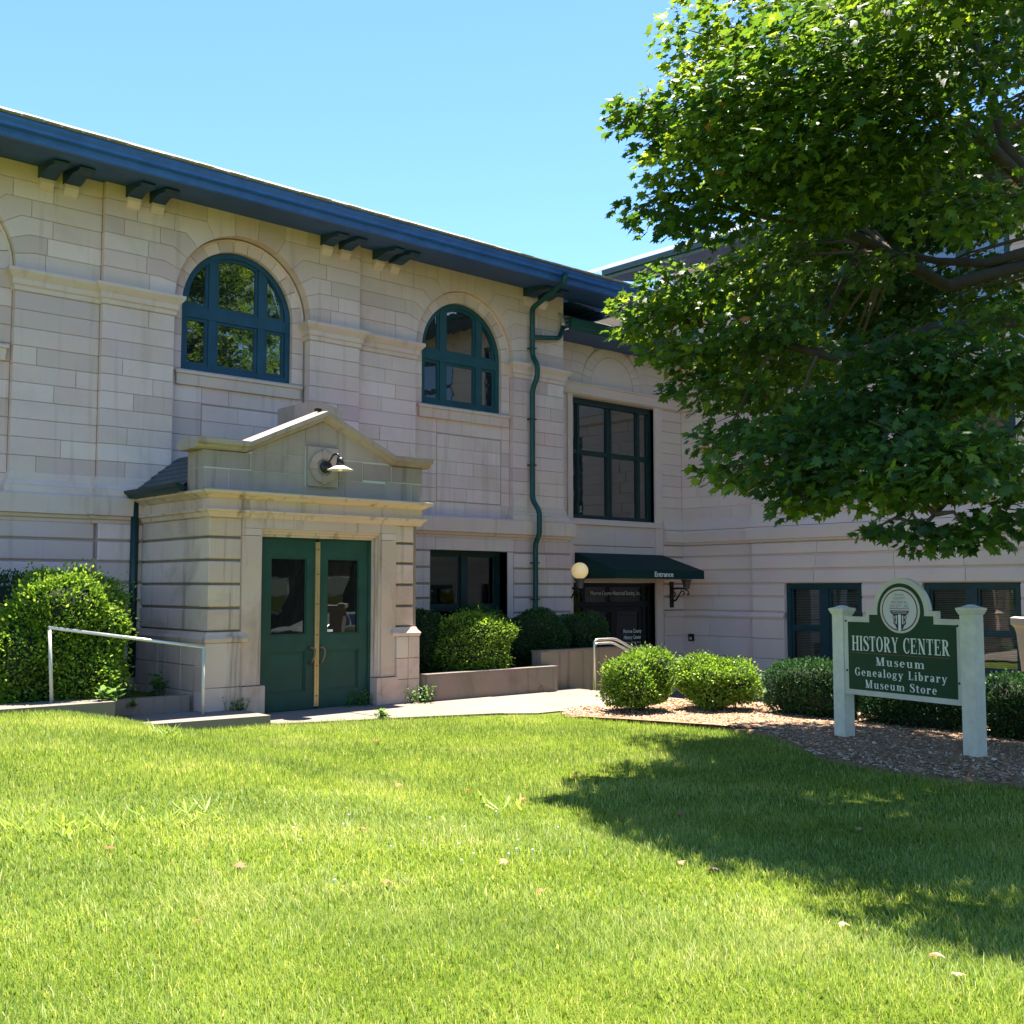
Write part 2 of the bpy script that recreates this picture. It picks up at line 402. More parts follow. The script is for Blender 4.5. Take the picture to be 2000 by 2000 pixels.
# paving
walk = tag(MB().prism([(6.95, 12.1), (9.9, 11.05), (10.2, 10.8), (13.3, 10.72), (13.3, 13.2), (6.95, 13.2)], 'z', -.2, -.012).build('footpath', 'old_concrete'), kind='structure')
def slab(poly, z0, z1, mat='concrete'): return MB().prism(poly, 'z', z0, z1).build('slab', mat, walk)
slab([(-6, 12.55), (2.2, 12.55), (2.2, 13.12), (-6, 13.12)], .05, .395)
slab([(2.215, 12.55), (5.10, 12.55), (5.10, 13.12), (2.215, 13.12)], .05, .395)
slab([(5.12, 12.36), (6.93, 12.2), (6.96, 13.14), (6.36, 13.30), (5.12, 13.30)], -.12, .125)
slab([(6.97, 12.16), (8.35, 11.68), (8.35, 13.30), (6.97, 13.30)], -.2, .022)
slab([(8.362, 11.676), (9.85, 11.12), (9.85, 13.30), (8.362, 13.30)], -.2, .026)
slab([(9.862, 11.115), (10.22, 10.83), (11.2, 10.80), (11.2, 12.995), (9.862, 12.995)], -.2, .020)
slab([(11.212, 10.80), (12.4, 10.80), (12.4, 12.995), (11.212, 12.995)], -.2, .014)
slab([(12.412, 10.80), (13.3, 10.80), (13.3, 13.245), (12.412, 13.245)], -.2, .008)
# steps down to the entrance court
steps = empty('entrance_steps', 'concrete steps going down to the entrance beside the tall retaining wall', 'steps')
for k in range(4): box('step', 13.32 + .32 * k, 13.64 + .32 * k, 10.8, 13.24, -.9, -.15 - .15 * k, 'concrete', steps)
tag(MB().prism([(14.61, 9), (19.6, 9), (19.6, 16.05), (14.61, 16.05)], 'z', -.95, -.635).build('pavement', 'concrete'), kind='structure')
# curb behind the landing
c_ = MB().prism([(5.13, 13.31), (6.38, 13.31), (6.38, 13.44), (5.13, 13.44)], 'z', .0, .335).build('kerb', 'old_concrete'); tag(c_, kind='structure')
tag(MB().prism([(10.1, 13.19), (12.55, 13.19), (12.55, 13.47), (15.3, 13.47), (15.3, 15.4), (10.1, 15.4)], 'z', .0, .32).build('planting_soil', 'soil'), kind='structure')

# ------------------------------------------------------------------ old wing (facade towards the lawn)
Yr, Yf, Yw = 15.43, 15.33, 15.54
TOP = 7.60; SPR = 6.08; RE, RI = 1.17, .96
library = empty('stone_building', 'old two storey limestone wing with round arched windows, bracketed eaves tinted sky blue', 'building')
wall = MB()
piers = [(-6.0, -1.2, Yr), (-1.2 + 2.4, 1.30, Yr), (4.73, 5.90, Yr), (5.90, 6.99, Yf), (9.33, 10.31, Yf), (10.31, 11.59, Yr), (13.93, 15.30, Yr)]
piers = piers[2:]
for a, b, y in piers: wall.box(a + .012, b - .012, y + .012, 15.70, 3.0, 6.1)
def arch_cut(x0, x1, cx, R, z0, z1, n=28):
    return [(x0, z0), (cx - R, z0)] + [(cx - R * cos(pi * i / n), SPR + R * sin(pi * i / n)) for i in range(n + 1)] + [(cx + R, z0), (x1, z0), (x1, z1), (x0, z1)]
ARCH = [(3.56, 1.3, 5.90, Yr), (8.16, 5.90, 10.31, Yf), (12.76, 10.31, 15.30, Yr)]
for cx, x0, x1, y in ARCH: wall.prism(arch_cut(x0 + .012, x1 - .012, cx, RE + .012, SPR, TOP + .05), 'y', y + .012, 15.70)
for cx, *_ in ARCH:
    wall.box(cx - 1.25, cx + 1.25, Yw + .014, 15.69, 3.0, 4.84)
    wall.box(cx - 1.25, cx - RI - .012, Yw + .014, 15.69, 4.84, 6.1); wall.box(cx + RI + .012, cx + 1.25, Yw + .014, 15.69, 4.84, 6.1)
wall.box(-8, 1.3, Yr + .01, 15.7, -1, 7.6)
wall.box(1.3, 5.9, Yr - .03, 15.7, -.2, 2.7); wall.box(5.9, 10.36, Yf - .03, 15.7, -.2, 2.7)
wall.box(10.36, 11.9, Yr - .03, 15.72, -.2, 2.7); wall.box(13.74, 15.43, Yr - .03, 15.72, -.2, 2.7)
wall.box(11.9, 13.74, Yr - .03, 15.72, 2.42, 2.7); wall.box(11.9, 13.74, Yr - .03, 15.72, -.2, .42)
wall.box(-8, 15.2, 15.9, 24, -1, 7.6)
wallA = wall.build('wall', 'mortar', library)

LM = 'limestone'
for a, b, y in piers: courses('y', y, a, b, 3.27, 5.79, 10, LM, wallA, .72, .16)
def arch_blocks(cx, xe, side, y, Rr=RE, spr=SPR, l=.27, z0=6.10, n=6, z1=TOP, mat=LM, par=None, w=.62):
    """courses beside an arch; each bed joint bends to meet the arch square on"""
    h = (z1 - z0) / n; s = -1 if side == 'L' else 1
    def th(z): return asin(max(0.0, min(1.0, (z - spr) / (Rr + l))))
    for k in range(n):
        a, b = z0 + k * h, z0 + (k + 1) * h
        if b - spr > Rr + l - .02: break
        ta, tb = th(a), th(b)
        ba = (cx + s * (Rr + l) * cos(ta), a); bb = (cx + s * (Rr + l) * cos(tb), b)
        arc = [(cx + s * Rr * cos(ta + (tb - ta) * i / 4), spr + Rr * sin(ta + (tb - ta) * i / 4)) for i in range(5)]
        inner = min(ba[0], bb[0]) if s < 0 else max(ba[0], bb[0])
        cut = inner + s * random.uniform(.08, .35)
        if (cut - xe) * s > -.15: cut = xe
        block([(cut, a), ba] + arc + [bb, (cut, b)], 'y', y, .16, mat, par)
        if cut != xe:
            u0, u1 = min(cut, xe), max(cut, xe)
            courses('y', y, u0, u1, a, b, 1, mat, par, w, .16)
    return a
def arch_crown(cx, x0, x1, y, Rr=RE, spr=SPR, l=.27, z1=TOP, za=7.35, mat=LM, par=None):
    t = asin(min(1, (za - spr) / (Rr + l))); bx = (Rr + l) * cos(t)
    if x0 < cx - bx - .1: courses('y', y, x0, cx - bx, za, z1, 1, mat, par, .8, .16)
    if x1 > cx + bx + .1: courses('y', y, cx + bx, x1, za, z1, 1, mat, par, .8, .16)
    angs = [t + (pi - 2 * t) * i / 3 for i in range(4)]
    for i in range(3):
        a, b = angs[i], angs[i + 1]
        arc = [(cx - Rr * cos(a + (b - a) * j / 5), spr + Rr * sin(a + (b - a) * j / 5)) for j in range(6)]
        xa = cx - bx + 2 * bx * i / 3; xb = cx - bx + 2 * bx * (i + 1) / 3
        poly = arc[::-1] + ([(cx - bx, za)] if i == 0 else []) + [(xa, z1), (xb, z1)] + ([(cx + bx, za)] if i == 2 else [])
        block(poly, 'y', y, .16, mat, par)
for cx, x0, x1, y in ARCH:
    mid = cx
    if cx > 4: arch_blocks(cx, x0, 'L', y, par=wallA)
    arch_blocks(cx, x1, 'R', y, par=wallA)
    arch_crown(cx, x0 if cx > 4 else cx, x1, y, par=wallA)
for cx, x0, x1, y in ARCH:
    n = 13
    for i in range(7 if cx < 4 else 0, n):
        a, b = pi * i / n, pi * (i + 1) / n
        pts = [(cx - (RE - .004) * cos(a + (b - a) * j / 4), SPR + (RE - .004) * sin(a + (b - a) * j / 4)) for j in range(5)]
        pin = [(cx - RI * cos(b + (a - b) * j / 4), SPR + RI * sin(b + (a - b) * j / 4)) for j in range(5)]
        block(pts + pin, 'y', Yw, .15, 'limestone', wallA, 'voussoir', .008)
    MB().tube([(cx - (RE - .02) * cos(pi * i / 30), Yw - .005, SPR + (RE - .02) * sin(pi * i / 30)) for i in range(31)], .022, 8).build('arch_moulding', 'limestone_trim', library, True)
    if cx > 4: courses('y', Yw, cx - RE, cx - RI, 4.81, 6.08, 5, LM, wallA, .5, .15)
    courses('y', Yw, cx + RI, cx + RE, 4.81, 6.08, 5, LM, wallA, .5, .15)
    # wall under the window with its sunk panel
    if cx > 4: courses('y', Yw, cx - RE, cx - .62, 3.02, 4.81, 7, LM, wallA, .6, .12)
    courses('y', Yw, cx + .96, cx + RE, 3.02, 4.81, 7, LM, wallA, .6, .12)
    if cx < 4: continue
    courses('y', Yw, cx - .62, cx + .96, 4.55, 4.81, 1, LM, wallA, .8, .12); courses('y', Yw, cx - .62, cx + .96, 3.02, 3.29, 1, LM, wallA, .8, .12)
    courses('y', Yw + .006, cx - .602, cx + .942, 3.308, 4.532, 5, LM, wallA, .6, .1, .006)
# moulded bands
IMP = [(0, 5.79), (.02, 5.80), (.02, 5.86), (.045, 5.88), (.05, 5.95), (.09, 6.0), (.12, 6.04), (.12, 6.085), (.02, 6.10), (-.06, 6.10), (-.06, 5.79)]
BASE = [(0, 3.30), (.015, 3.27), (.02, 3.20), (.05, 3.16), (.055, 3.13), (.08, 3.11), (.085, 3.02), (-.06, 3.02), (-.06, 3.30)]
def band(path, prof, name, mat='limestone_trim', par=library): return MB().sweep(path, prof).build(name, mat, par, fix=True)
for a, b in ((4.73, 5.90),):
    band([(a, Yw), (a, Yr), (5.90, Yr), (5.90, Yf), (6.99, Yf), (6.99, Yw)], IMP, 'impost_band'); band([(a, Yw), (a, Yr), (5.90, Yr), (5.90, Yf), (6.99, Yf), (6.99, Yw)], BASE, 'base_moulding')
P23 = [(9.33, Yw), (9.33, Yf), (10.31, Yf), (10.31, Yr), (11.59, Yr), (11.59, Yw)]
band(P23, IMP, 'impost_band'); band(P23, BASE, 'base_moulding')
P4 = [(13.93, Yw), (13.93, Yr), (15.30, Yr), (15.30, 15.99)]
band(P4, IMP, 'impost_band'); band(P4, BASE, 'base_moulding')
BELT = [(0, 2.62), (.03, 2.63), (.04, 2.67), (.075, 2.69), (.08, 2.73), (.13, 2.74), (.135, 2.99), (.09, 3.02), (-.1, 3.03), (-.1, 2.62)]
band([(-8, Yr), (5.86, Yr), (5.86, Yf), (10.36, Yf), (10.36, Yr), (15.36, Yr), (15.36, 15.99)], BELT, 'belt_course')
# belt joints: real slits would be lost, so the belt stones are proud blocks
for x in (1.9, 3.1, 4.4, 5.2, 6.5): pass
# rusticated ground floor
def rustic(axis, pos, u0, u1, lines, mat, par, w=1.1, depth=.05, ch=.030):
    for z0, z1 in lines:
        L = abs(u1 - u0); m = max(1, round(L / w)); e = [u0 + (u1 - u0) * i / m + (random.uniform(-.12, .12) if 0 < i < m else 0) for i in range(m + 1)]
        for a, b in zip(e, e[1:]):
            block([(a, z0 + ch / 2), (b, z0 + ch / 2), (b, z1 - ch / 2), (a, z1 - ch / 2)], axis, pos, depth, mat, par, 'stone_block', .006, .002, .012)
RL = [(.32, .63), (.63, .93), (.93, 1.24), (1.24, 1.53), (1.53, 1.79), (1.79, 2.085), (2.085, 2.385), (2.385, 2.64)]
rustic('y', Yr - .06, 2.6, 5.88, RL, LM, wallA, 1.6)
rustic('y', Yf - .06, 5.9, 6.7, RL, LM, wallA, 1.0)
rustic('y', Yr - .06, 10.4, 11.88, RL[:-1], LM, wallA, 1.5)
rustic('y', Yr - .06, 13.89, 15.46, RL[:-1], LM, wallA, 1.0)
for a, b in ((10.4, 12.0), (12.0, 13.9), (13.9, 14.7), (14.7, 15.46)):
    block([(a, 2.40), (b, 2.40), (b, 2.63), (a, 2.63)], 'y', Yr - .055, .06, LM, wallA)
box('window_jamb', 13.74, 13.875, Yr - .05, 15.62, .4, 2.39, 'limestone_trim', library)
box('window_sill', 11.8, 13.9, Yr - .10, 15.60, .28, .415, 'limestone_trim', library)

def arched_window(cx, y, room=True):
    w = MB(); z0 = 5.05; n = 26; R = RI - .006
    o = [(cx - R, z0)] + [(cx - R * cos(pi * i / n), SPR + R * sin(pi * i / n)) for i in range(n + 1)] + [(cx + R, z0)]
    r2 = R - .085; q = [(cx - r2, z0 + .11)] + [(cx - r2 * cos(pi * i / n), SPR + r2 * sin(pi * i / n)) for i in range(n + 1)] + [(cx + r2, z0 + .11)]
    m = len(o)
    def ring(o, q, ya, yb):
        v = [(u, ya, z) for u, z in o] + [(u, ya, z) for u, z in q] + [(u, yb, z) for u, z in o] + [(u, yb, z) for u, z in q]
        f = []
        for i in range(m):
            j = (i + 1) % m
            f += [(i, i + m, j + m, j), (i + m, i + 3 * m, j + 3 * m, j + m), (i, j, j + 2 * m, i + 2 * m), (i + 2 * m, j + 2 * m, j + 3 * m, i + 3 * m)]
        w.add(v, f)
    ring(o, q, y, y + .10)
    fr = w.build('arched_window', 'window_sky_tint' if cx < 10 else 'trim_teal', library, fix=True)
    col = 'window_sky_tint' if cx < 10 else 'trim_teal'
    xm = (cx - .42, cx + .44)
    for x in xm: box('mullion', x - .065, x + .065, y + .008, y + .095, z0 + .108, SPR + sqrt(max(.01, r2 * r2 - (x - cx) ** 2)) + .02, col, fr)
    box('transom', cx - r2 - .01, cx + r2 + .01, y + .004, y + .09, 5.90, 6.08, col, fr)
    # panes with their sashes
    cols = [(cx - r2, xm[0] - .065), (xm[0] + .065, xm[1] - .065), (xm[1] + .065, cx + r2)]
    def arcz(x): return SPR + sqrt(max(0, r2 * r2 - (x - cx) ** 2))
    for a, b in cols:
        for low in (True, False):
            if low: poly = [(a, z0 + .11), (b, z0 + .11), (b, 5.90), (a, 5.90)]
            else:
                k = 10; poly = [(a, 6.08), (b, 6.08)] + [(b + (a - b) * i / k, max(6.09, arcz(b + (a - b) * i / k))) for i in range(k + 1)]
            us = [p[0] for p in poly]; zs = [p[1] for p in poly]; cu, cz = (min(us) + max(us)) / 2, (min(zs) + max(zs)) / 2
            hu, hz = (max(us) - min(us)) / 2, (max(zs) - min(zs)) / 2; d = .045
            inn = [(cu + (u - cu) * (1 - d / hu), cz + (z - cz) * (1 - d / hz)) for u, z in poly]
            s = MB(); n_ = len(poly)
            v = [(u, y + .03, z) for u, z in poly] + [(u, y + .03, z) for u, z in inn] + [(u, y + .07, z) for u, z in inn]
            s.add(v, [(i, (i + 1) % n_, (i + 1) % n_ + n_, i + n_) for i in range(n_)] + [(i + n_, (i + 1) % n_ + n_, (i + 1) % n_ + 2 * n_, i + 2 * n_) for i in range(n_)])
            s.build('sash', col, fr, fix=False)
            tilt = random.uniform(-.004, .004)
            g = MB().add([(u, y + .055 + tilt * (u - cu) + random.uniform(-.0005, .0005), z) for u, z in inn], [tuple(range(n_))]).build('pane', 'glass', fr)
    return fr
for cx, *_ in ARCH:
    arched_window(cx, 15.615)
    MB().sweep([(cx - 1.0, 15.7), (cx - 1.0, Yw), (cx + 1.04, Yw), (cx + 1.04, 15.7)], [(0, 4.80), (.05, 4.81), (.06, 4.97), (.085, 4.98), (.085, 5.02), (.03, 5.05), (-.1, 5.065), (-.1, 4.80)]).build('window_sill', 'limestone_trim', library, fix=True)

def sash_window(par, axis, pos, u0, u1, z0, z1, cols, mat, blinds=True, rail=.52, fw=.09, mw=.16, depth=.10, s=1, name='sash_window', stuff=0, glass='clear_glass'):
    """timber window: frame, mullions, meeting rails, panes and what hangs behind them; s=+1 recedes along +axis"""
    def bx(n, a, b, p, q, z, w, m, pr):
        return box(n, a, b, pos + s * p, pos + s * q, z, w, m, pr) if axis == 'y' else box(n, pos + s * p, pos + s * q, a, b, z, w, m, pr)
    f = MB()
    def fb(a, b, p, q, z, w): f.box(a, b, pos + s * p, pos + s * q, z, w) if axis == 'y' else f.box(pos + s * p, pos + s * q, a, b, z, w)
    fb(u0, u0 + fw, 0, depth, z0, z1); fb(u1 - fw, u1, 0, depth, z0, z1); fb(u0 + fw, u1 - fw, 0, depth, z1 - fw, z1); fb(u0 + fw, u1 - fw, 0, depth, z0, z0 + fw)
    fr = f.build(name, mat, par)
    ed = [u0 + fw]
    for c in cols: ed += [c - mw / 2, c + mw / 2]; bx('mullion', c - mw / 2, c + mw / 2, .006, depth - .006, z0 + fw, z1 - fw, mat, fr)
    ed.append(u1 - fw)
    for a, b in zip(ed[::2], ed[1::2]):
        zr = z0 + (z1 - z0) * rail
        if rail: bx('meeting_rail', a, b, .03, depth - .02, zr - .03, zr + .03, mat, fr)
        for za, zb in (((z0 + fw, zr - .03), (zr + .03, z1 - fw)) if rail else ((z0 + fw, z1 - fw),)):
            for (p, q, r_, t) in ((a, a + .035, za, zb), (b - .035, b, za, zb), (a + .035, b - .035, za, za + .035), (a + .035, b - .035, zb - .035, zb)):
                bx('sash_bar', p, q, .045, .08, r_, t, mat, fr)
            bx('pane', a + .034, b - .034, .058, .063, za + .034, zb - .034, glass, fr)
        if blinds:
            m = MB(); z = z0 + fw + .03
            while z < z1 - fw:
                dz = random.uniform(-.003, .003); dr = random.uniform(.0, .004)
                if axis == 'y': m.add([(a + .02, pos + s * (.13), z + dz), (b - .02, pos + s * .13, z + dr), (b - .02, pos + s * .165, z + .022 + dr), (a + .02, pos + s * .165, z + .022 + dz)], [(0, 1, 2, 3)])
                else: m.add([(pos + s * .13, a + .02, z + dz), (pos + s * .13, b - .02, z + dr), (pos + s * .165, b - .02, z + .022 + dr), (pos + s * .165, a + .02, z + .022 + dz)], [(0, 1, 2, 3)])
                z += .034
            tag(m.build('blind', 'blind_slat', fr), kind='stuff')
        elif blinds is None: bx('roller_shade', a + .03, b - .03, .12, .13, z0 + (z1 - z0) * .5, z1 - fw, 'window_shade', fr)
    bx('dark_room', u0, u1, .40, .45, z0, z1, 'room_dark', fr); 
    bx('room_side', u0 - .06, u0, .1, .45, z0, z1, 'room_dark', fr); bx('room_side', u1, u1 + .06, .1, .45, z0, z1, 'room_dark', fr)
    bx('room_ceiling', u0, u1, .1, .45, z1, z1 + .05, 'room_dark', fr); bx('room_floor', u0, u1, .1, .45, z0 - .05, z0, 'room_dark', fr)
    return fr
sash_window(library, 'y', 15.60, 11.905, 13.735, .42, 2.415, [12.86], 'window_green', None, .47)

# eaves
SOF = 7.6
m = MB()
def soffit_boards():
    b = MB(); y = 14.36; k = 0
    n = 11; w = (15.5 - 14.36) / n
    for i in range(n):
        y0 = 14.36 + i * w; z = 7.475 + (SOF - 7.475) * (y0 - 14.36) / (15.43 - 14.36)
        b.box(-8, 16.72, y0 + .004, y0 + w - .004, z, z + .02)
    for i in range(6): b.box(15.5 + i * .2 + .004, 15.5 + (i + 1) * .2 - .004, 15.51, 18, 7.475 + .1 - .02 * i, 7.60 - .02 * i)
    o = b.build('soffit_boards', 'soffit_sky_tint', library); tag(o, kind='stuff'); return o
soffit_boards()
EP = [(-8, 14.35), (16.75, 14.35), (16.75, 20)][:2] + [(16.75, 19)]
EP = [(-8, 14.35), (16.75, 14.35), (16.75, 19)]
def left_of(path): return path[::-1]
MB().sweep([(-8, 14.35), (16.75, 14.35), (16.75, 19)], [(0, 7.46), (.05, 7.46), (.07, 7.50), (.10, 7.52), (.10, 7.60), (-.02, 7.62), (-.02, 7.46)]).build('fascia', 'eave_sky_tint', library, fix=True)
MB().sweep([(-8, 14.24), (16.86, 14.24), (16.86, 19)], [(0, 7.545), (.075, 7.55), (.09, 7.585), (.14, 7.62), (.15, 7.655), (.13, 7.66), (.12, 7.63), (.0, 7.60)]).build('gutter', 'eave_sky_tint', library, fix=True)
MB().add([(-8, 14.05, 7.665), (16.95, 14.05, 7.665), (16.95, 24, 7.665), (14, 18, 9.40), (-8, 18, 9.40)], [(0, 1, 3, 4), (1, 2, 3)]).build('roof', 'roof_light', library)
def edge_shingles():
    b = MB(); x = -8
    while x < 16.9:
        w = random.uniform(.22, .34); d = random.uniform(0, .03); h = random.uniform(.004, .012)
        for r in range(3):
            y = 14.03 + r * .16 - d * (r == 0)
            b.box(x + .004 + (.1 if r % 2 else 0), x + w - .004 + (.1 if r % 2 else 0), y, y + .19, 7.672 + r * .07, 7.672 + r * .07 + h)
        x += w
    tag(b.build('shingles', 'roof_light', library), kind='stuff')
edge_shingles()
BR = [(15.47, 7.60), (14.78, 7.51), (14.76, 7.485), (14.78, 7.455), (14.85, 7.445), (14.93, 7.46), (15.02, 7.465), (15.12, 7.45), (15.2, 7.425), (15.28, 7.41), (15.47, 7.43)]
for x in (.38, .72, 1.6, 1.94, 4.98, 5.32, 6.19, 6.55, 9.50, 9.86, 10.62, 10.96, 14.19, 14.58):
    o = MB().prism(BR, 'x', x, x + .21).build('bracket', 'bracket_sky_tint', library)
    yy = Yf if 5.9 < x < 10.31 else Yr
    MB().prism([(yy + .02, 7.25), (yy - .03, 7.27), (yy - .09, 7.36), (yy - .09, 7.41), (yy + .02, 7.45)], 'x', x + .01, x + .20).build('corbel', 'limestone', library)

# downpipe on the pier by the entrance
dp = empty('downspout', 'long green downspout with swan neck bends on the pier beside the entrance bay', 'downspout')
X = 14.35; o = Yr - .09
def bend(pts, n=5):
    """rounds the corners of a polyline"""
    P = [Vector(p) for p in pts]; out = [P[0]]
    for a, b, c in zip(P, P[1:], P[2:]):
        r = min(.10, (b - a).length * .45, (c - b).length * .45); p = b + (a - b).normalized() * r; q = b + (c - b).normalized() * r
        for i in range(n + 1):
            t = i / n; out.append(p * (1 - t) ** 2 + b * 2 * t * (1 - t) + q * t * t)
    return out + [P[-1]]
MB().tube(bend([(14.05, 14.14, 7.56), (14.05, 14.14, 7.42), (X - .1, o - .1, 7.16), (X, o, 6.96), (X, o, 6.24), (X, o - .14, 6.06), (X, o - .14, 5.80), (X, o, 5.60), (X, o, 3.42), (X, o - .19, 3.20), (X, o - .19, 2.74), (X, o - .08, 2.58), (X, o - .08, 1.25), (X + .02, o - .22, 1.08)]), .052, 10).build('pipe', 'downspout_green', dp, True)
MB().tube(bend([(X, o, 6.62), (15.1, o, 6.72), (15.22, o + .02, 6.98)]), .048, 10).build('branch_pipe', 'downspout_green', dp, True)
MB().tube(bend([(15.22, o + .02, 6.97), (15.23, o + .03, 7.12), (15.16, o + .08, 7.26)]), [.046, .044, .042, .04, .038, .036, .03, .026][:8], 10).build('pipe_elbow', 'copper_grey', dp, True)
for z in (6.4, 5.0, 4.1, 2.2, 1.5):
    yy = o - (.08 if z < 2.6 else 0); box('pipe_clip', X - .065, X + .065, yy - .055, yy + .09, z - .012, z + .012, 'downspout_green', dp)

# ------------------------------------------------------------------ entrance bay between the two wings
YB, XB, XF = 16.0, 19.70, 19.60
bay = empty('entrance_bay', 'recessed entrance bay with tall dark window between the two limestone wings', 'building')
NM = 'limestone_new'
w = MB()
w.box(15.2, 16.11, YB + .012, 16.4, -1, 6.95); w.box(18.73, 19.72, YB + .012, 16.4, -1, 6.95)
w.box(16.11, 18.73, YB + .012, 16.4, 5.76, 6.95); w.box(16.11, 18.73, YB + .012, 16.4, 1.84, 3.18)
wallC = w.build('wall', 'mortar', bay)
courses('y', YB, 18.99, 19.70, 3.29, 5.79, 10, NM, wallC, .9, .1, .009)
courses('y', YB, 15.31, 15.95, 3.05, 5.79, 10, NM, wallC, .9, .1)
box('pilaster', 18.73, 18.975, YB - .03, 16.3, -.64, 5.788, 'limestone_new', bay)
box('pilaster', 15.955, 16.10, YB - .03, 16.3, -.64, 5.788, 'limestone_new', bay)
CX, RB, RT = 17.36, .95, .68; SB = 6.07
n = 15
for i in range(n):
    a, b = pi * i / n, pi * (i + 1) / n
    cl = lambda p: (p[0], min(p[1], 6.92))
    pts = [(CX - RB * cos(a + (b - a) * j / 3), SB + RB * .93 * sin(a + (b - a) * j / 3)) for j in range(4)]
    pin = [(CX - RT * cos(b + (a - b) * j / 3), SB + RT * sin(b + (a - b) * j / 3)) for j in range(4)]
    block(pts + pin, 'y', YB, .1, NM, wallC, 'voussoir', .009)
block([(CX - (RT - .006) * cos(pi * i / 20), SB + (RT - .006) * sin(pi * i / 20)) for i in range(21)], 'y', YB + .006, .05, NM, wallC, 'tympanum_stone', .004)
arch_blocks(CX, 15.31, 'L', YB, RB, SB, .14, 6.07, 4, 6.95, NM, wallC, .5); arch_blocks(CX, 19.70, 'R', YB, RB, SB, .14, 6.07, 4, 6.95, NM, wallC, .6)
for a, b in ((16.11, 17.4), (17.4, 18.73)): block([(a, 2.62), (b, 2.62), (b, 3.06), (a, 3.06)], 'y', YB - .012, .1, NM, wallC)
for a, b in ((16.11, 17.4), (17.4, 18.73)): block([(a, 1.83), (b, 1.83), (b, 2.61), (a, 2.61)], 'y', YB - .012, .1, NM, wallC)
MB().sweep([(16.02, 16.3), (16.02, YB), (18.84, YB), (18.84, 16.3)], [(0, 3.05), (.06, 3.06), (.06, 3.15), (.03, 3.18), (-.1, 3.195), (-.1, 3.05)]).build('window_sill', 'limestone_new', bay, fix=True)
bw = MB()
for a, b in ((16.11, 16.20), (18.64, 18.725)): bw.box(a, b, 16.09, 16.24, 3.19, 5.78)
bw.box(16.2, 18.64, 16.09, 16.24, 5.64, 5.78); bw.box(16.2, 18.64, 16.09, 16.24, 3.19, 3.27)
bwf = bw.build('tall_window', 'window_green', bay)
eds = [16.20, 16.36, 16.43, 17.29, 17.43, 18.27, 18.36, 18.64]
for a, b in ((16.36, 16.43), (17.29, 17.35), (17.37, 17.43), (18.27, 18.36)): box('mullion', a, b, 16.10, 16.22, 3.27, 5.64, 'window_green', bwf)
box('transom', 16.2, 18.64, 16.11, 16.20, 4.56, 4.66, 'window_green', bwf)
for a, b in ((16.20, 16.36), (16.43, 17.29), (17.43, 18.27), (18.36, 18.64)):
    for za, zb in ((3.27, 4.56), (4.66, 5.64)):
        MB().add([(a, 16.15, za), (b, 16.15, za), (b, 16.15, zb), (a, 16.15, zb)], [(0, 1, 2, 3)]).build('pane', 'glass', bwf)
# bay eaves tucked under the big roof
MB().add([(15.3, 15.30, 6.93), (19.7, 15.30, 6.93), (19.7, 16.02, 6.90), (15.3, 16.02, 6.90)], [(0, 1, 2, 3)]).build('soffit', 'soffit_sky_tint', bay)
MB().sweep([(15.32, 15.30), (19.68, 15.30)], [(0, 6.92), (.04, 6.92), (.06, 6.98), (.10, 7.02), (.11, 7.14), (.10, 7.16), (0, 7.16)]).build('gutter', 'downspout_green', bay, fix=True)
MB().add([(15.32, 15.20, 7.165), (19.68, 15.20, 7.165), (19.68, 18, 8.2), (15.32, 18, 8.2)], [(0, 1, 2, 3)]).build('roof', 'shingle_grey', bay)
# entrance doors
ent = empty('entrance_doors', 'dark glazed entrance doors with white lettering under the green awning', 'door')
e = MB()
for a, b in ((16.105, 16.20), (18.66, 18.725), (16.52, 16.60), (18.42, 18.48)): e.box(a, b, 16.12, 16.22, -.63, 1.83)
e.box(16.2, 18.66, 16.121, 16.219, 1.74, 1.83); e.box(16.2, 18.66, 16.121, 16.219, 1.32, 1.42); e.box(16.2, 18.66, 16.121, 16.219, -.63, -.50)
ef = e.build('door_frame', 'entry_dark', ent)
for k, (a, b) in enumerate(((16.62, 17.505), (17.515, 18.40))):
    d = MB(); d.box(a, a + .09, 16.13, 16.19, -.49, 1.31); d.box(b - .09, b, 16.13, 16.19, -.49, 1.31); d.box(a + .09, b - .09, 16.13, 16.19, 1.20, 1.31); d.box(a + .09, b - .09, 16.13, 16.19, -.49, -.25)
    dd = d.build('door_leaf', 'entry_dark', ent); box('pane', a + .09, b - .09, 16.155, 16.165, -.25, 1.20, 'door_glass', dd)
    MB().tube([(b - .05 if k == 0 else a + .05, 16.07, .1), (b - .05 if k == 0 else a + .05, 16.07, .5)], .015, 8).build('handle', 'rail_steel', dd)
for a, b, za, zb in ((16.2, 16.52, -.5, 1.32), (18.48, 18.66, -.5, 1.32), (16.2, 16.52, 1.42, 1.74), (16.6, 18.42, 1.42, 1.74), (18.48, 18.66, 1.42, 1.74)):
    box('side_pane', a, b, 16.155, 16.165, za, zb, 'door_glass', ent)
box('wall_pocket', 16.1, 18.73, 16.28, 16.3, -.63, 1.83, 'room_dark', ent)

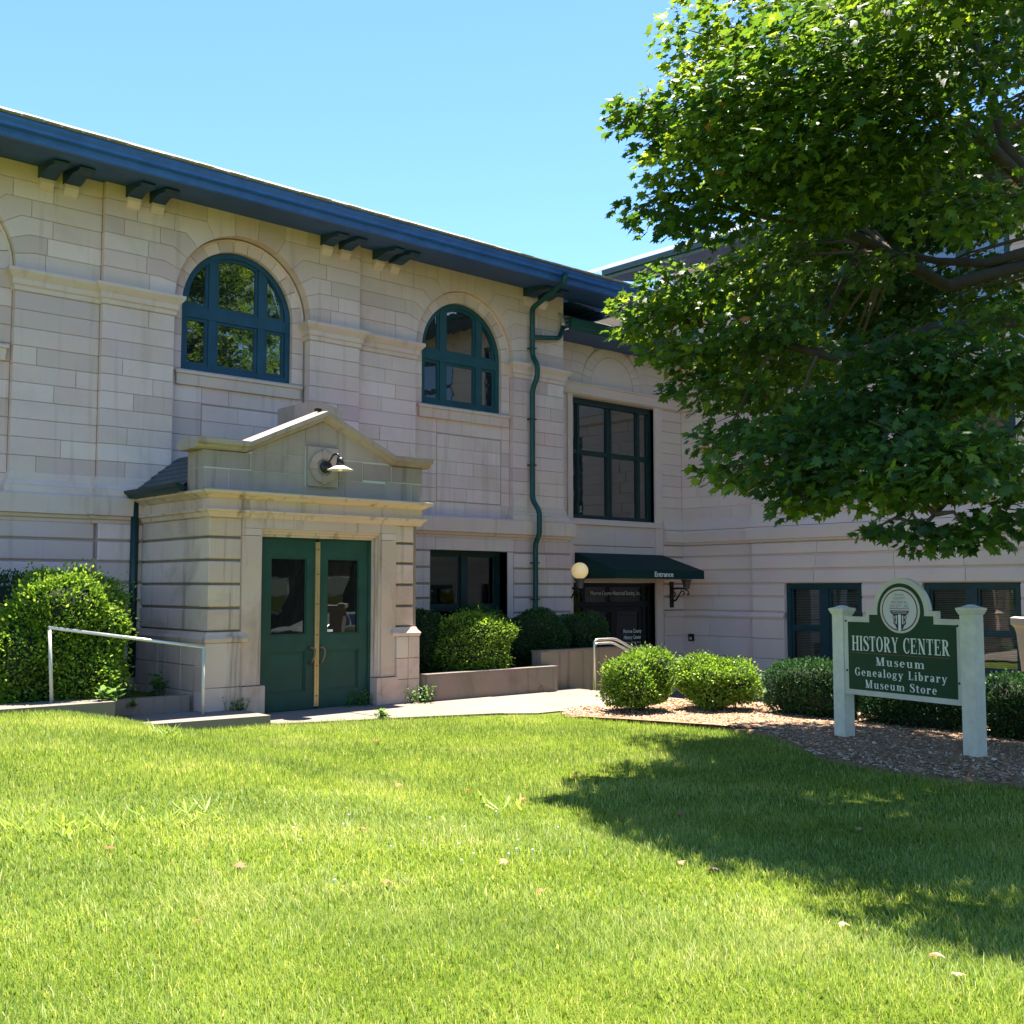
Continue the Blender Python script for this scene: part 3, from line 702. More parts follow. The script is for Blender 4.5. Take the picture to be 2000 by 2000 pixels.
# ------------------------------------------------------------------ side wing (right)
wing = empty('side_wing', 'long pinkish limestone wing behind the sign and the maple', 'building')
LB = [(1.21, 1.53), (1.53, 1.81), (1.81, 2.11), (2.11, 2.42), (2.42, 2.70)]
WINS = [(11.40, 13.19), (8.30, 10.14), (5.2, 7.04)]
w = MB()
w.box(XB + .012, 20.2, 14.0, 16.2, -1, 9.2)
zr = [(-1, .12, None), (.12, 1.82, WINS), (1.82, 3.50, None), (3.50, 5.6, WINS), (5.6, 6.7, None), (6.7, 8.5, WINS), (8.5, 9.2, None)]
for z0, z1, W in zr:
    spans = [(2.0, 14.02)] if not W else [(2.0, W[2][0]), (W[2][1], W[1][0]), (W[1][1], W[0][0]), (W[0][1], 14.02)]
    for a, b in spans: w.box(XF + .012, 20.2, a, b, z0, z1)
w.box(20.6, 30, 2, 26, -1, 9.2)
wallB = w.build('wall', 'limestone_new', wing)
def fill(z0, z1, n, wd, rust=None, W=WINS, lo=6.0):
    for u0, u1, p in ([(14.0, 16.0, XB)] + ([(W[0][1], 14.0, XF), (W[1][1], W[0][0], XF), (W[2][1], W[1][0], XF)] if W else [(lo, 14.0, XF)])):
        if rust: rustic('x', p - .03, u0, u1, rust, NM, wallB, wd, .05, .036)
        else: courses('x', p, u0, u1, z0, z1, n, NM, wallB, wd, .1, .010)
fill(3.29, 3.54, 1, .62, W=None); fill(3.54, 5.54, 8, .62); fill(5.54, 5.79, 1, .62, W=None)
fill(6.06, 6.70, 2, 1.0, W=None); fill(6.70, 8.50, 6, .9); fill(8.5, 9.2, 2, 1.2, W=None)
fill(0, 0, 0, .95, LB[:2]); fill(0, 0, 0, 1.6, LB[2:], W=None)
for u0, u1, p in ((14.0, 16.0, XB), (13.19, 14.0, XF), (10.14, 11.40, XF), (7.04, 8.30, XF)): courses('x', p - .045, u0, u1, -.62, 1.07, 4, NM, wallB, .8, .1, .008)
for u0, u1 in ((11.40, 13.19), (8.30, 10.14)): courses('x', XF - .045, u0, u1, -.62, -.06, 1, NM, wallB, 1.2, .1, .008)
PB = [(19.0, YB), (XB, YB), (XB, 14.0), (XF, 14.0), (XF, 2.0)]
band([(15.36, YB)] + PB, [(0, 5.79), (.03, 5.79), (.035, 5.80), (.07, 5.82), (.08, 6.0), (.11, 6.02), (.11, 6.05), (.02, 6.065), (-.05, 6.065), (-.05, 5.79)], 'impost_band', NM, wing)
band(PB, [(0, 3.30), (.01, 3.27), (.03, 3.20), (.07, 3.08), (.075, 3.03), (-.05, 3.03), (-.05, 3.30)], 'base_moulding', NM, wing)
band(PB, [(0, 2.69), (.05, 2.70), (.07, 2.74), (.10, 2.76), (.105, 2.97), (.08, 3.02), (-.05, 3.035), (-.05, 2.69)], 'belt_course', NM, wing)
band(PB[:4] + [(XF, 13.19)], [(0, 1.07), (.06, 1.07), (.075, 1.12), (.03, 1.20), (-.05, 1.21), (-.05, 1.07)], 'water_table', NM, wing)
rustic('y', YB - .03, 19.0, 19.68, LB, NM, wallC, 1.2, .05, .036)
courses('y', YB - .045, 19.0, 19.66, -.62, 1.07, 4, NM, wallC, 1.2, .1, .008)
for a, b in WINS:
    c = (a + b) / 2
    sash_window(wing, 'x', XF + .06, a + .01, b - .01, .13, 1.815, [c], 'wing_frame', True, .45, .10, .2)
    MB().sweep([(19.8, b + .08), (XF, b + .08), (XF, a - .08), (19.8, a - .08)], [(0, -.06), (.07, -.05), (.075, .06), (.04, .09), (-.1, .125), (-.1, -.06)]).build('window_sill', NM, wing, fix=True)
    sash_window(wing, 'x', XF + .06, a + .01, b - .01, 3.50, 5.59, [c], 'wing_frame', False, .5, .10, .2, glass='glass')
    sash_window(wing, 'x', XF + .06, a + .01, b - .01, 6.71, 8.49, [c], 'wing_frame', False, .5, .10, .2, glass='glass')
    MB().sweep([(19.8, b + .08), (XF, b + .08), (XF, a - .08), (19.8, a - .08)], [(0, 3.31), (.05, 3.32), (.055, 3.44), (.03, 3.47), (-.1, 3.495), (-.1, 3.31)]).build('window_sill', NM, wing, fix=True)
    MB().box(XF - .06, 19.8, a - .08, b + .08, 6.58, 6.70).build('window_sill', NM, wing)
band([(18.45, 17.2), (18.45, 1.2)], [(0, 8.95), (.05, 8.95), (.06, 9.02), (.12, 9.04), (.13, 9.16), (.11, 9.17), (0, 9.17)], 'gutter', 'gutter_green', wing)
MB().add([(18.45, 17.2, 8.96), (18.45, 1.2, 8.96), (19.75, 1.2, 9.15), (19.75, 17.2, 9.15)], [(0, 1, 2, 3)]).build('soffit', 'soffit_sky_tint', wing)
MB().add([(18.33, 17.2, 9.175), (18.33, 1.2, 9.175), (24, 6, 11.6), (24, 22, 11.6), (18.33, 24, 9.175)], [(0, 1, 2, 3, 4)]).build('roof', 'shingle_grey', wing)
vp = MB().lathe([(.17, 0), (.17, .95), (.2, .96), (.2, 1.02), (.02, 1.04)], (19.3, 18.5, 8.35), 14).build('vent_pipe', 'vent_white', None); tag(vp, 'pale vent pipe rising behind the eaves of the old wing', 'vent')
for nm, y, z, c in (('door_keypad', 15.72, .60, 'black_metal'), ('wall_outlet', 14.17, .075, 'black_metal')):
    k = empty(nm, {'door_keypad': 'small black keypad box on the stone beside the entrance', 'wall_outlet': 'small bronze outlet cover low on the side wing wall'}[nm], {'door_keypad': 'keypad', 'wall_outlet': 'outlet'}[nm])
    box('cover', XB - .085, XB - .04, y - .07, y + .07, z - .08, z + .08, 'black_metal', k); box('face_plate', XB - .09, XB - .084, y - .035, y + .035, z - .05, z + .01, 'copper_grey', k)
# ------------------------------------------------------------------ stone porch with the green doors
porch = empty('entrance_porch', 'weathered stone porch with gabled parapet and green double doors', 'porch')
YP, XL, XR = 13.15, 6.53, 9.95
PM = 'limestone_porch'
w = MB()
w.box(XL + .035, 7.02, YP + .035, 15.34, -.1, 2.70); w.box(9.46, XR - .035, YP + .035, 15.34, -.1, 2.70)
w.box(7.02, 9.46, YP + .12, 13.6, 2.45, 2.70); w.box(7.0, 9.5, 13.62, 15.3, -.1, 2.7)
w.box(XL + .02, XR - .02, YP + .06, 15.33, 2.60, 2.96)
wallP = w.build('wall', 'mortar_porch', porch)
PL = [(1.14, 1.45), (1.45, 1.765), (1.765, 2.08), (2.08, 2.38), (2.38, 2.66)]
def pier_blocks():
    for z0, z1 in PL:
        a, b = z0 + .015, z1 - .015
        # left corner stones wrap round: one stone on the front, the side wall in longer stones
        block([(XL, a), (7.0, a), (7.0, b), (XL, b)], 'y', YP, .25, PM, wallP, gap=.004, cham=.012)
        block([(13.165, a), (15.34, a), (15.34, b), (13.165, b)], 'x', XL + .002, .2, PM, wallP, gap=.004, cham=.012)
        block([(9.50, a), (XR - .1, a), (XR - .1, b), (9.50, b)], 'y', YP, .25, PM, wallP, gap=.004, cham=.012)
        block([(YP + .01, a), (15.34, a), (15.34, b), (YP + .01, b)], 'x', XR - .10, -.2, PM, wallP, gap=.004, cham=.012)
pier_blocks()
PLN = [(0, 1.0), (.07, 1.0), (.085, 1.05), (.05, 1.09), (.03, 1.135), (-.1, 1.14), (-.1, 1.0)]
MB().sweep([(XL, 15.34), (XL, YP), (7.0, YP), (7.0, 13.3)], PLN).build('plinth_moulding', 'limestone_porch', porch, fix=True)
MB().sweep([(9.50, 13.3), (9.50, YP), (XR - .1, YP), (XR - .1, 15.34)], PLN).build('plinth_moulding', 'limestone_porch', porch, fix=True)
def plinth(u0, u1, lo, hi, axis, pos, dep, cols, rows):
    us = [u0 + (u1 - u0) * c for c in cols]; zs = rows
    for a, b in zip(us, us[1:]):
        for c, d in zip(zs, zs[1:]): block([(a, c), (b, c), (b, d), (a, d)], axis, pos, dep, PM, wallP, gap=.006, cham=.008)
plinth(XL - .07, 7.0, 0, 1, 'y', YP - .07, .3, [0, 1], [-.05, .42, 1.0]); plinth(YP - .055, 15.34, 0, 1, 'x', XL - .07, .2, [0, .3, .62, 1], [-.05, .36, .7, 1.0])
plinth(9.50, XR - .03, 0, 1, 'y', YP - .07, .3, [0, .5, 1], [-.05, .37, .68, 1.0]); plinth(YP - .055, 15.34, 0, 1, 'x', XR - .03, -.2, [0, .5, 1], [-.05, .5, 1.0])
# door surround: jambs with plinth blocks, lintel, sunk moulding round the opening
D0, D1, DT = 7.335, 9.145, 2.41
box('jamb', 7.0, D0 - .06, YP - .03, 13.62, .42, 2.41, PM, porch); box('jamb', D1 + .10, 9.50, YP - .03, 13.62, .42, 2.41, PM, porch)
box('jamb_plinth', 6.985, D0, YP - .075, 13.62, -.05, .41, PM, porch); box('jamb_plinth', D1, 9.515, YP - .075, 13.62, -.05, .41, PM, porch)
box('lintel', 7.0, 9.50, YP - .03, 13.62, 2.512, 2.70, PM, porch)
box('lintel_stone', 7.0, D0 - .06, YP - .029, 13.6, 2.416, 2.508, PM, porch); box('lintel_stone', D1 + .1, 9.50, YP - .029, 13.6, 2.416, 2.508, PM, porch)
mp = MB()
pr = [(0, 0), (.03, -.02), (.035, .02), (.06, .025), (.07, .06)]
for (a, b, sgn) in ((D0 - .06, D0, 1), (D1 + .10, D1, -1)):
    for i, (p, q, dep) in enumerate(((0, .35, .02), (.35, .7, .05), (.7, 1, .09))):
        mp.box(a + (b - a) * p, a + (b - a) * q, YP + dep - .02, 13.6, .42, DT + .105 * (1 - q) - .0005)
for p, q, dep in ((0, .35, .02), (.35, .7, .05), (.7, 1, .09)): mp.box(D0 - .06 + .06 * p, D1 + .1 - .1 * p, YP + dep - .02, 13.6, DT + .105 * (1 - q) + .001, DT + .105 * (1 - p))
mp.build('opening_moulding', PM, porch)
box('threshold', D0, D1, 13.1, 13.6, -.05, .012, 'concrete', porch)
# doors
YD = 13.27
for k, (a, b) in enumerate(((D0 + .02, 8.222), (8.258, D1 - .045))):
    d = MB()
    d.box(a, a + .15, YD, YD + .06, .03, DT - .02); d.box(b - .15, b, YD, YD + .06, .03, DT - .02)
    d.box(a + .15, b - .15, YD, YD + .06, 2.13, DT - .02); d.box(a + .15, b - .15, YD, YD + .06, .84, 1.06); d.box(a + .15, b - .15, YD, YD + .06, .03, .27)
    dl = d.build('door', 'door_green', porch)
    # sunk panel with a bevelled field, glass with beads
    box('panel', a + .145, b - .145, YD + .028, YD + .045, .265, .845, 'door_green', dl)
    f = MB()
    for (p, q, r_, s_) in ((a + .15, a + .172, .27, .84), (b - .172, b - .15, .27, .84), (a + .172, b - .172, .27, .292), (a + .172, b - .172, .818, .84)): f.box(p, q, YD + .012, YD + .03, r_, s_)
    for (p, q, r_, s_) in ((a + .15, a + .168, 1.06, 2.13), (b - .168, b - .15, 1.06, 2.13), (a + .168, b - .168, 1.06, 1.078), (a + .168, b - .168, 2.112, 2.13)): f.box(p, q, YD + .01, YD + .03, r_, s_)
    f.build('panel_bead', 'door_green', dl)
    MB().add([(a + .15, YD + .035, 1.06), (b - .15, YD + .036, 1.06), (b - .15, YD + .035, 2.13), (a + .15, YD + .036, 2.13)], [(0, 1, 2, 3)]).build('pane', 'door_glass', dl)
    hx = b - .055 if k == 0 else a + .075
    h = MB().tube(bend([(hx - .05, YD - .01, .87), (hx + .005, YD - .06, .88), (hx + .01, YD - .065, .80), (hx - .02, YD - .055, .69), (hx - .03, YD - .005, .66)]), [.014] * 5 + [.016] * 15, 8)
    h = MB().tube([(hx - .05, YD - .005, .86), (hx - .02, YD - .045, .885), (hx + .015, YD - .065, .85), (hx + .005, YD - .066, .76), (hx - .02, YD - .05, .68), (hx - .04, YD - .005, .655)], [.02, .018, .018, .015, .013, .018], 8)
    h.build('handle', 'bronze', dl, True)
    if k == 1:
        box('notice', a + .17, a + .27, YD + .026, YD + .032, 1.09, 1.125, 'letter_white', dl)
        for z in (.35, 1.15, 2.05): box('hinge', b - .012, b + .012, YD - .012, YD + .01, z, z + .13, 'door_green', dl)
for x0, x1 in ((8.205, 8.238), (8.242, 8.275)): box('astragal', x0, x1, YD - .022, YD + .02, .06, 2.36, 'brass', porch)
for z in (.2, .62, 1.05, 1.48, 1.9, 2.25): box('astragal_screw', 8.217, 8.263, YD - .026, YD - .02, z, z + .012, 'bronze', porch)
fr = MB(); fr.box(D0, D0 + .018, YD - .02, 13.5, .01, DT); fr.box(D1 - .043, D1, YD - .02, 13.5, .01, DT); fr.box(D0 + .018, D1 - .043, YD - .015, 13.5, DT - .018, DT); fr.build('door_frame', 'door_green', porch)
# entablature and cornice
CORN = [(0, 2.64), (.03, 2.65), (.05, 2.70), (.085, 2.72), (.09, 2.745), (.03, 2.75), (.03, 2.885), (.06, 2.90), (.10, 2.93), (.155, 2.955), (.16, 2.985), (-.02, 3.00), (-.1, 2.64)]
MB().sweep([(XL, 15.34), (XL, YP - .02), (XR - .02, YP - .02), (XR - .02, 15.34)], CORN).build('cornice', PM, porch, fix=True)
MB().sweep([(XL, 13.75), (XL, YP - .02), (XR - .02, YP - .02), (XR - .02, 13.75)], [(.165, 2.985), (.168, 2.992), (-.08, 3.03), (-.08, 3.005)]).build('cornice_flashing', 'flashing', porch, fix=True)
# parapet: each stone, then the coping
QX0, QX1, AX = 6.34, 10.06, 8.24
QX0, QX1 = XL - .10, XR + .06
KL, KR, ZK, ZA = 7.05, 9.43, 3.53, 4.07
w = MB(); w.prism([(QX0 + .012, 3.0), (QX1 - .012, 3.0), (QX1 - .012, ZK - .01), (KR, ZK - .01), (AX, ZA - .01), (KL, ZK - .01), (QX0 + .012, ZK - .01)], 'y', YP + .012, 13.62)
wallQ = w.build('parapet_core', 'pointing', porch)
def topz(x): return ZK + (ZA - ZK) * max(0, 1 - abs(x - AX) / (AX - KL)) if KL < x < KR else ZK
def q(x0, x1, z0, z1, clip=False):
    if not clip: poly = [(x0, z0), (x1, z0), (x1, z1), (x0, z1)]
    else:
        k = 8; poly = [(x0, z0), (x1, z0)] + [(x1 + (x0 - x1) * i / k, topz(x1 + (x0 - x1) * i / k)) for i in range(k + 1)]
        if x0 < AX < x1: poly = [(x0, z0), (x1, z0), (x1, topz(x1)), (AX, ZA), (x0, topz(x0))]
        else: poly = [(x0, z0), (x1, z0), (x1, topz(x1)), (x0, topz(x0))]
    block(poly, 'y', YP, .4, 'parapet_stone', wallQ, gap=(.024 if z1 < 3.6 and (x0 < 6.5 or x1 > 9.9) else .012), cham=.004)
q(QX0, 6.80, 3.0, 3.29); q(6.80, 7.95, 3.0, 3.29); q(8.50, 9.32, 3.0, 3.25); q(9.32, 9.80, 3.0, 3.28); q(9.80, QX1, 3.0, 3.28); q(7.95, 8.50, 3.0, 3.13)
q(QX0, 7.12, 3.29, 3.53); q(7.12, 7.62, 3.29, 3.545, False); q(7.62, 7.95, 3.29, 3.545); q(8.50, 8.92, 3.25, 3.54); q(8.92, 9.43, 3.28, 3.53); q(9.43, QX1, 3.28, 3.53)
block([(7.14, 3.548), (7.95, 3.548), (7.95, topz(7.95)), (7.14, topz(7.14) + .001)], 'y', YP, .4, 'parapet_stone', wallQ, gap=.008, cham=.004)
block([(8.50, 3.548), (9.36, 3.548), (9.36, topz(9.36)), (8.50, topz(8.50))], 'y', YP, .4, 'parapet_stone', wallQ, gap=.008, cham=.004)
block([(7.95, 3.70), (8.50, 3.70), (8.50, topz(8.5)), (AX, ZA), (7.95, topz(7.95))], 'y', YP, .4, 'parapet_stone', wallQ, gap=.008, cham=.004)
for z0, z1 in ((3.0, 3.29), (3.29, 3.53)): block([(YP + .01, z0), (13.62, z0), (13.62, z1), (YP + .01, z1)], 'x', QX0, .2, 'parapet_stone', wallQ, gap=.010, cham=.004); block([(YP + .01, z0), (13.62, z0), (13.62, z1), (YP + .01, z1)], 'x', QX1, -.2, 'parapet_stone', wallQ, gap=.010, cham=.004)
def coping(x0, z0, x1, z1, e0=0, e1=0):
    """one length of coping: moulded underside, weathered top"""
    P0, P1 = Vector((x0, 0, z0)), Vector((x1, 0, z1)); m = MB()
    prof = [(YP + .0, 0), (YP - .05, .02), (YP - .06, .05), (YP - .12, .07), (YP - .125, .135), (YP + .25, .165), (13.62, .135), (13.70, .07), (13.62, 0)]
    v = [(x0 - e0 * 0, y, z0 + z) for y, z in prof] + [(x1, y, z1 + z) for y, z in prof]; n = len(prof)
    m.add(v, [tuple(range(n)), tuple(range(2 * n - 1, n - 1, -1))] + [(i, i + n, (i + 1) % n + n, (i + 1) % n) for i in range(n)])
    return m.build('coping', 'parapet_stone', porch, fix=True)
coping(QX0 - .13, ZK, KL - .005, ZK); coping(KL, ZK, (KL + AX) / 2 - .003, (ZK + ZA) / 2); coping((KL + AX) / 2 + .003, (ZK + ZA) / 2 + .004, AX, ZA)
coping(AX, ZA + .001, (KR + AX) / 2 - .003, (ZK + ZA) / 2); coping((KR + AX) / 2 + .003, (ZK + ZA) / 2 - .001, KR, ZK); coping(KR + .005, ZK, QX1 + .11, ZK)
box('finial', 8.16, 8.24, 13.2, 13.27, ZA + .15, ZA + .19, 'black_metal', porch)
# carved medallion
md = box('medallion', 7.97, 8.47, YP - .045, YP + .05, 3.135, 3.695, 'parapet_stone', porch)
mc = (8.22, 3.41)
rg = MB()
def arcring(m, r0, r1, a0, a1, y0, y1, k=10):
    v = []; 
    for i in range(k + 1):
        a = a0 + (a1 - a0) * i / k
        for r_ in (r0, r1):
            for y in (y0, y1): v.append((mc[0] + r_ * cos(a), y, mc[1] + r_ * sin(a)))
    f = []
    for i in range(k):
        b = i * 4; f += [(b, b + 2, b + 6, b + 4), (b + 2, b + 3, b + 7, b + 6), (b, b + 4, b + 5, b + 1)]
    f += [(0, 1, 3, 2), (k * 4, k * 4 + 2, k * 4 + 3, k * 4 + 1)]; m.add(v, f)
for i in range(4):
    arcring(rg, .125, .225, pi / 2 * i + .16, pi / 2 * (i + 1) - .16, YP - .075, YP - .03)
rg.build('medallion_ring', 'parapet_stone', md, fix=True)
kk = MB()
for i in range(4):
    a = pi / 2 * i; t = Vector((-sin(a), cos(a))); d = Vector((cos(a), sin(a)))
    P = [d * .11 - t * .022, d * .245 - t * .035, d * .245 + t * .035, d * .11 + t * .022]
    kk.prism([(mc[0] + p.x, mc[1] + p.y) for p in P], 'y', YP - .085, YP - .03)
kk.build('medallion_keystone', 'parapet_stone', md)
# porch roof behind the parapet with slates
rf = MB(); rf.add([(XL - .16, 13.62, 3.03), (XL - .16, 15.35, 3.03), (7.1, 15.35, 3.63), (7.1, 13.62, 3.63), (XR + .14, 13.62, 3.03), (XR + .14, 15.35, 3.03)], [(0, 3, 2, 1)])
rf.add([(7.1, 13.62, 3.63), (7.1, 15.35, 3.63), (8.3, 15.35, 3.68), (8.3, 13.62, 3.68), (XR + .14, 13.62, 3.03), (XR + .14, 15.35, 3.03)], [(0, 3, 2, 1), (3, 4, 5, 2)])
roofP = rf.build('roof', 'slate', porch)
for r in range(7):
    y = 13.64
    while y < 15.3:
        w_ = random.uniform(.2, .3); y1 = min(15.34, y + w_); t0, t1 = r / 7, min(1, (r + 1.25) / 7)
        xa, xb = XL - .18 + .75 * t0, XL - .18 + .75 * t1; za, zb = 3.045 + .60 * t0, 3.045 + .60 * t1; j = random.uniform(0, .008)
        MB().add([(xa, y + .003, za + .02 + j), (xa, y1 - .003, za + .02 + j), (xb, y1 - .003, zb + .004), (xb, y + .003, zb + .004), (xa, y + .003, za + .004), (xa, y1 - .003, za + .004)], [(0, 3, 2, 1), (0, 1, 5, 4), (0, 4, 3), (1, 2, 5)]).build('slate', 'slate', roofP)
        y = y1
MB().sweep([(XL - .17, 15.34), (XL - .17, 13.55)], [(0, 2.99), (.06, 2.99), (.07, 3.03), (.11, 3.06), (.12, 3.10), (.10, 3.105), (.0, 3.07)]).build('gutter', 'gutter_green', porch, fix=True)
MB().tube([(XL - .12, 15.24, 3.02), (XL - .12, 15.24, .45)], .058, 10).build('downspout', 'gutter_green', porch, True)
# stone stack behind the gable
st = MB(); k = 8
pts = [(8.42, 3.3)] + [(9.27, 3.3)] + [(9.27 - .85 * i / k, 4.46 + .11 * sin(pi * i / k)) for i in range(k + 1)]
st.prism(pts, 'y', 14.25, 14.75); st.build('stack', 'parapet_stone', porch)
st = MB(); st.prism([(8.38 + .93 * i / k, 4.335 + .115 * sin(pi * i / k)) for i in range(k + 1)] + [(9.31 - .93 * i / k, 4.40 + .115 * sin(pi * i / k)) for i in range(k, -1, -1)][::-1][::-1], 'y', 14.20, 14.80) if False else None

# wall lamp on the gable
lamp = empty('barn_lamp', 'gooseneck wall lamp with white shade on the porch gable', 'lamp')
yl = YP - .09
MB().lathe([(.085, 0), (.085, .02), (.07, .035), (.02, .04)], (0, 0, 0), 18).build('back_plate', 'black_metal', lamp, True)
bp = lamp.children[-1]; bp.rotation_euler = (pi / 2, 0, 0); bp.location = (8.235, yl + .02, 3.415)
MB().tube(bend([(8.24, yl, 3.44), (8.26, yl - .07, 3.50), (8.28, yl - .12, 3.585), (8.30, yl - .20, 3.585), (8.31, yl - .23, 3.51)], 6), .016, 8).build('gooseneck', 'black_metal', lamp, True)
MB().lathe([(.045, .16), (.05, .10), (.06, .06)], (8.315, yl - .235, 3.37), 18).build('lamp_socket', 'black_metal', lamp, True)
MB().lathe([(.05, .06), (.08, .048), (.13, .022), (.18, .0), (.186, -.007), (.17, -.003), (.045, .035)], (8.315, yl - .235, 3.36), 28).build('lamp_shade', 'lamp_shade_white', lamp, True)
lamp_bulb = MB().lathe([(.005, -.02), (.03, -.01), (.035, .02), (.02, .05)], (8.315, yl - .235, 3.36), 12).build('bulb', 'globe_cream', lamp, True)

# ------------------------------------------------------------------ awning
aw = empty('entrance_awning', 'dark green canvas awning reading Entrance over the entrance doors', 'awning')
A0, A1, YA0, YA1 = 16.16, 18.95, 16.0 - .02, 14.80
am = MB()
am.add([(A0, YA0, 2.46), (A1, YA0, 2.46), (A1, YA1, 2.09), (A0, YA1, 2.09)], [(0, 3, 2, 1)])
am.add([(A0, YA1, 2.09), (A1, YA1, 2.09), (A1, YA1 - .008, 1.912), (A0, YA1 - .008, 1.912)], [(0, 3, 2, 1)])
am.add([(A0, YA0, 2.46), (A0, YA1, 2.09), (A0, YA1, 1.912), (A0, YA0, 1.912)], [(0, 1, 2, 3)])
am.add([(A1, YA0, 2.46), (A1, YA1, 2.09), (A1, YA1, 1.912), (A1, YA0, 1.912)], [(3, 2, 1, 0)])
cv = am.build('canvas', 'awning_canvas', aw)
so = cv.modifiers.new('thickness', 'SOLIDIFY'); so.thickness = .006
f = MB()
for a, b in (((A0 + .02, YA1 + .02, 1.925), (A1 - .02, YA1 + .02, 1.925)), ((A0 + .02, YA1 + .02, 2.07), (A1 - .02, YA1 + .02, 2.07)), ((A0 + .02, YA0, 1.925), (A0 + .02, YA1 + .02, 1.925)), ((A1 - .02, YA0, 1.925), (A1 - .02, YA1 + .02, 1.925))): f.tube([a, b], .014, 6)
f.build('awning_frame', 'rail_steel', aw)

# ------------------------------------------------------------------ globe lamps either side of the entrance
def globe_lamp(x, label):
    t = empty('globe_lamp', label, 'lamp', 'globe lamps beside the entrance')
    yl = 15.52; z = 1.96
    box('wall_plate', x - .05, x + .05, 15.93, 15.97, 1.28, 1.86, 'black_metal', t)
    MB().tube([(x, 15.94, 1.70), (x, 15.8, 1.715), (x, 15.62, 1.71), (x, yl, 1.70)], .022, 8).build('arm', 'black_metal', t, True)
    sc_ = [(x, 15.92, 1.42), (x, 15.82, 1.45), (x, 15.74, 1.55), (x, 15.66, 1.66), (x, 15.60, 1.64), (x, 15.585, 1.59), (x, 15.61, 1.565), (x, 15.635, 1.585)]
    MB().tube(sc_, [.02, .02, .018, .017, .016, .015, .015, .012], 8).build('scroll', 'black_metal', t, True)
    MB().tube([(x, 15.91, 1.66), (x, 15.84, 1.60), (x, 15.86, 1.54), (x, 15.90, 1.56), (x, 15.885, 1.60)], .013, 8).build('scroll', 'black_metal', t, True)
    MB().tube([(x, 15.56, 1.69), (x, 15.47, 1.65), (x, 15.45, 1.58), (x, 15.49, 1.56), (x, 15.505, 1.60)], .013, 8).build('scroll', 'black_metal', t, True)
    MB().lathe([(.05, 0), (.075, .02), (.07, .04), (.085, .13), (.115, .19), (.13, .21), (.08, .215)], (x, yl, 1.70), 20).build('fitter', 'lamp_fitter', t, True)
    R = .168; MB().lathe([(.005 + R * sin(pi * i / 14), R - R * cos(pi * i / 14)) for i in range(15)], (x, yl, 1.90), 24).build('globe', 'globe_cream', t, True)
    return t
globe_lamp(15.83, 'cream globe lamp on black bracket in front of the left end of the awning')
globe_lamp(19.24, 'black scroll bracket lamp on the stone strip, its globe hidden behind the awning')

# ------------------------------------------------------------------ low walls and rails
rw = MB(); rw.prism([(10.0, 13.0), (12.72, 13.0), (12.72, 13.2), (10.0, 13.2)], 'z', -.2, .405)
o = empty('low_wall', 'low stained concrete retaining wall with a round drain hole beside the porch', 'wall')
rw.build('wall_body', 'old_concrete', o); MB().prism([(9.99, 12.992), (12.732, 12.992), (12.732, 13.215), (9.99, 13.215)], 'z', .4, .425).build('wall_top', 'concrete', o)
MB().tube([(12.35 + .045 * cos(a), 12.993, .06 + .055 * sin(a)) for a in np.linspace(0, 2 * pi, 17)], .010, 6).build('drain_ring', 'concrete', o, True)
o = empty('retaining_wall', 'taller stained concrete retaining wall leading to the entrance steps', 'wall')
MB().prism([(12.735, 13.25), (15.40, 13.25), (15.40, 13.45), (12.56, 13.45), (12.56, 13.22), (12.735, 13.22)], 'z', -.9, .645).build('wall_body', 'old_concrete', o)
MB().prism([(12.75, 13.24), (15.41, 13.24), (15.41, 13.46), (12.55, 13.46), (12.55, 13.24)], 'z', .64, .668).build('wall_top', 'concrete', o)
r1 = empty('handrail', 'grey steel pipe handrail standing beside the big clipped bush', 'handrail')
MB().tube([(4.50, 12.90, .36), (4.455, 12.90, 1.235)], .021, 10).build('post', 'rail_paint', r1, True); MB().tube([(6.32, 12.80, .10), (6.31, 12.80, .955)], .022, 10).build('post', 'rail_paint', r1, True)
MB().tube([(4.44, 12.902, 1.255), (6.31, 12.80, .968), (6.33, 12.795, .958)], .021, 10).build('rail', 'rail_steel', r1, True)
r2 = empty('stair_rail', 'bright double steel stair rail by the retaining wall', 'handrail')
for dz, dy in ((0, 0), (-.07, .05)):
    MB().tube(bend([(13.45, 12.85 + dy, -.1), (13.45, 12.85 + dy, .84 + dz), (13.97, 12.85 + dy, .84 + dz), (15.05, 12.85 + dy, .40 + dz)] if dz == 0 else [(13.5, 12.85 + dy, .5), (13.5, 12.85 + dy, .84 + dz), (13.97, 12.85 + dy, .84 + dz), (15.05, 12.85 + dy, .40 + dz)]), .022, 10).build('rail', 'rail_steel', r2, True)
MB().tube([(14.9, 12.85, -.7), (14.9, 12.85, .45)], .022, 10).build('post', 'rail_steel', r2, True)

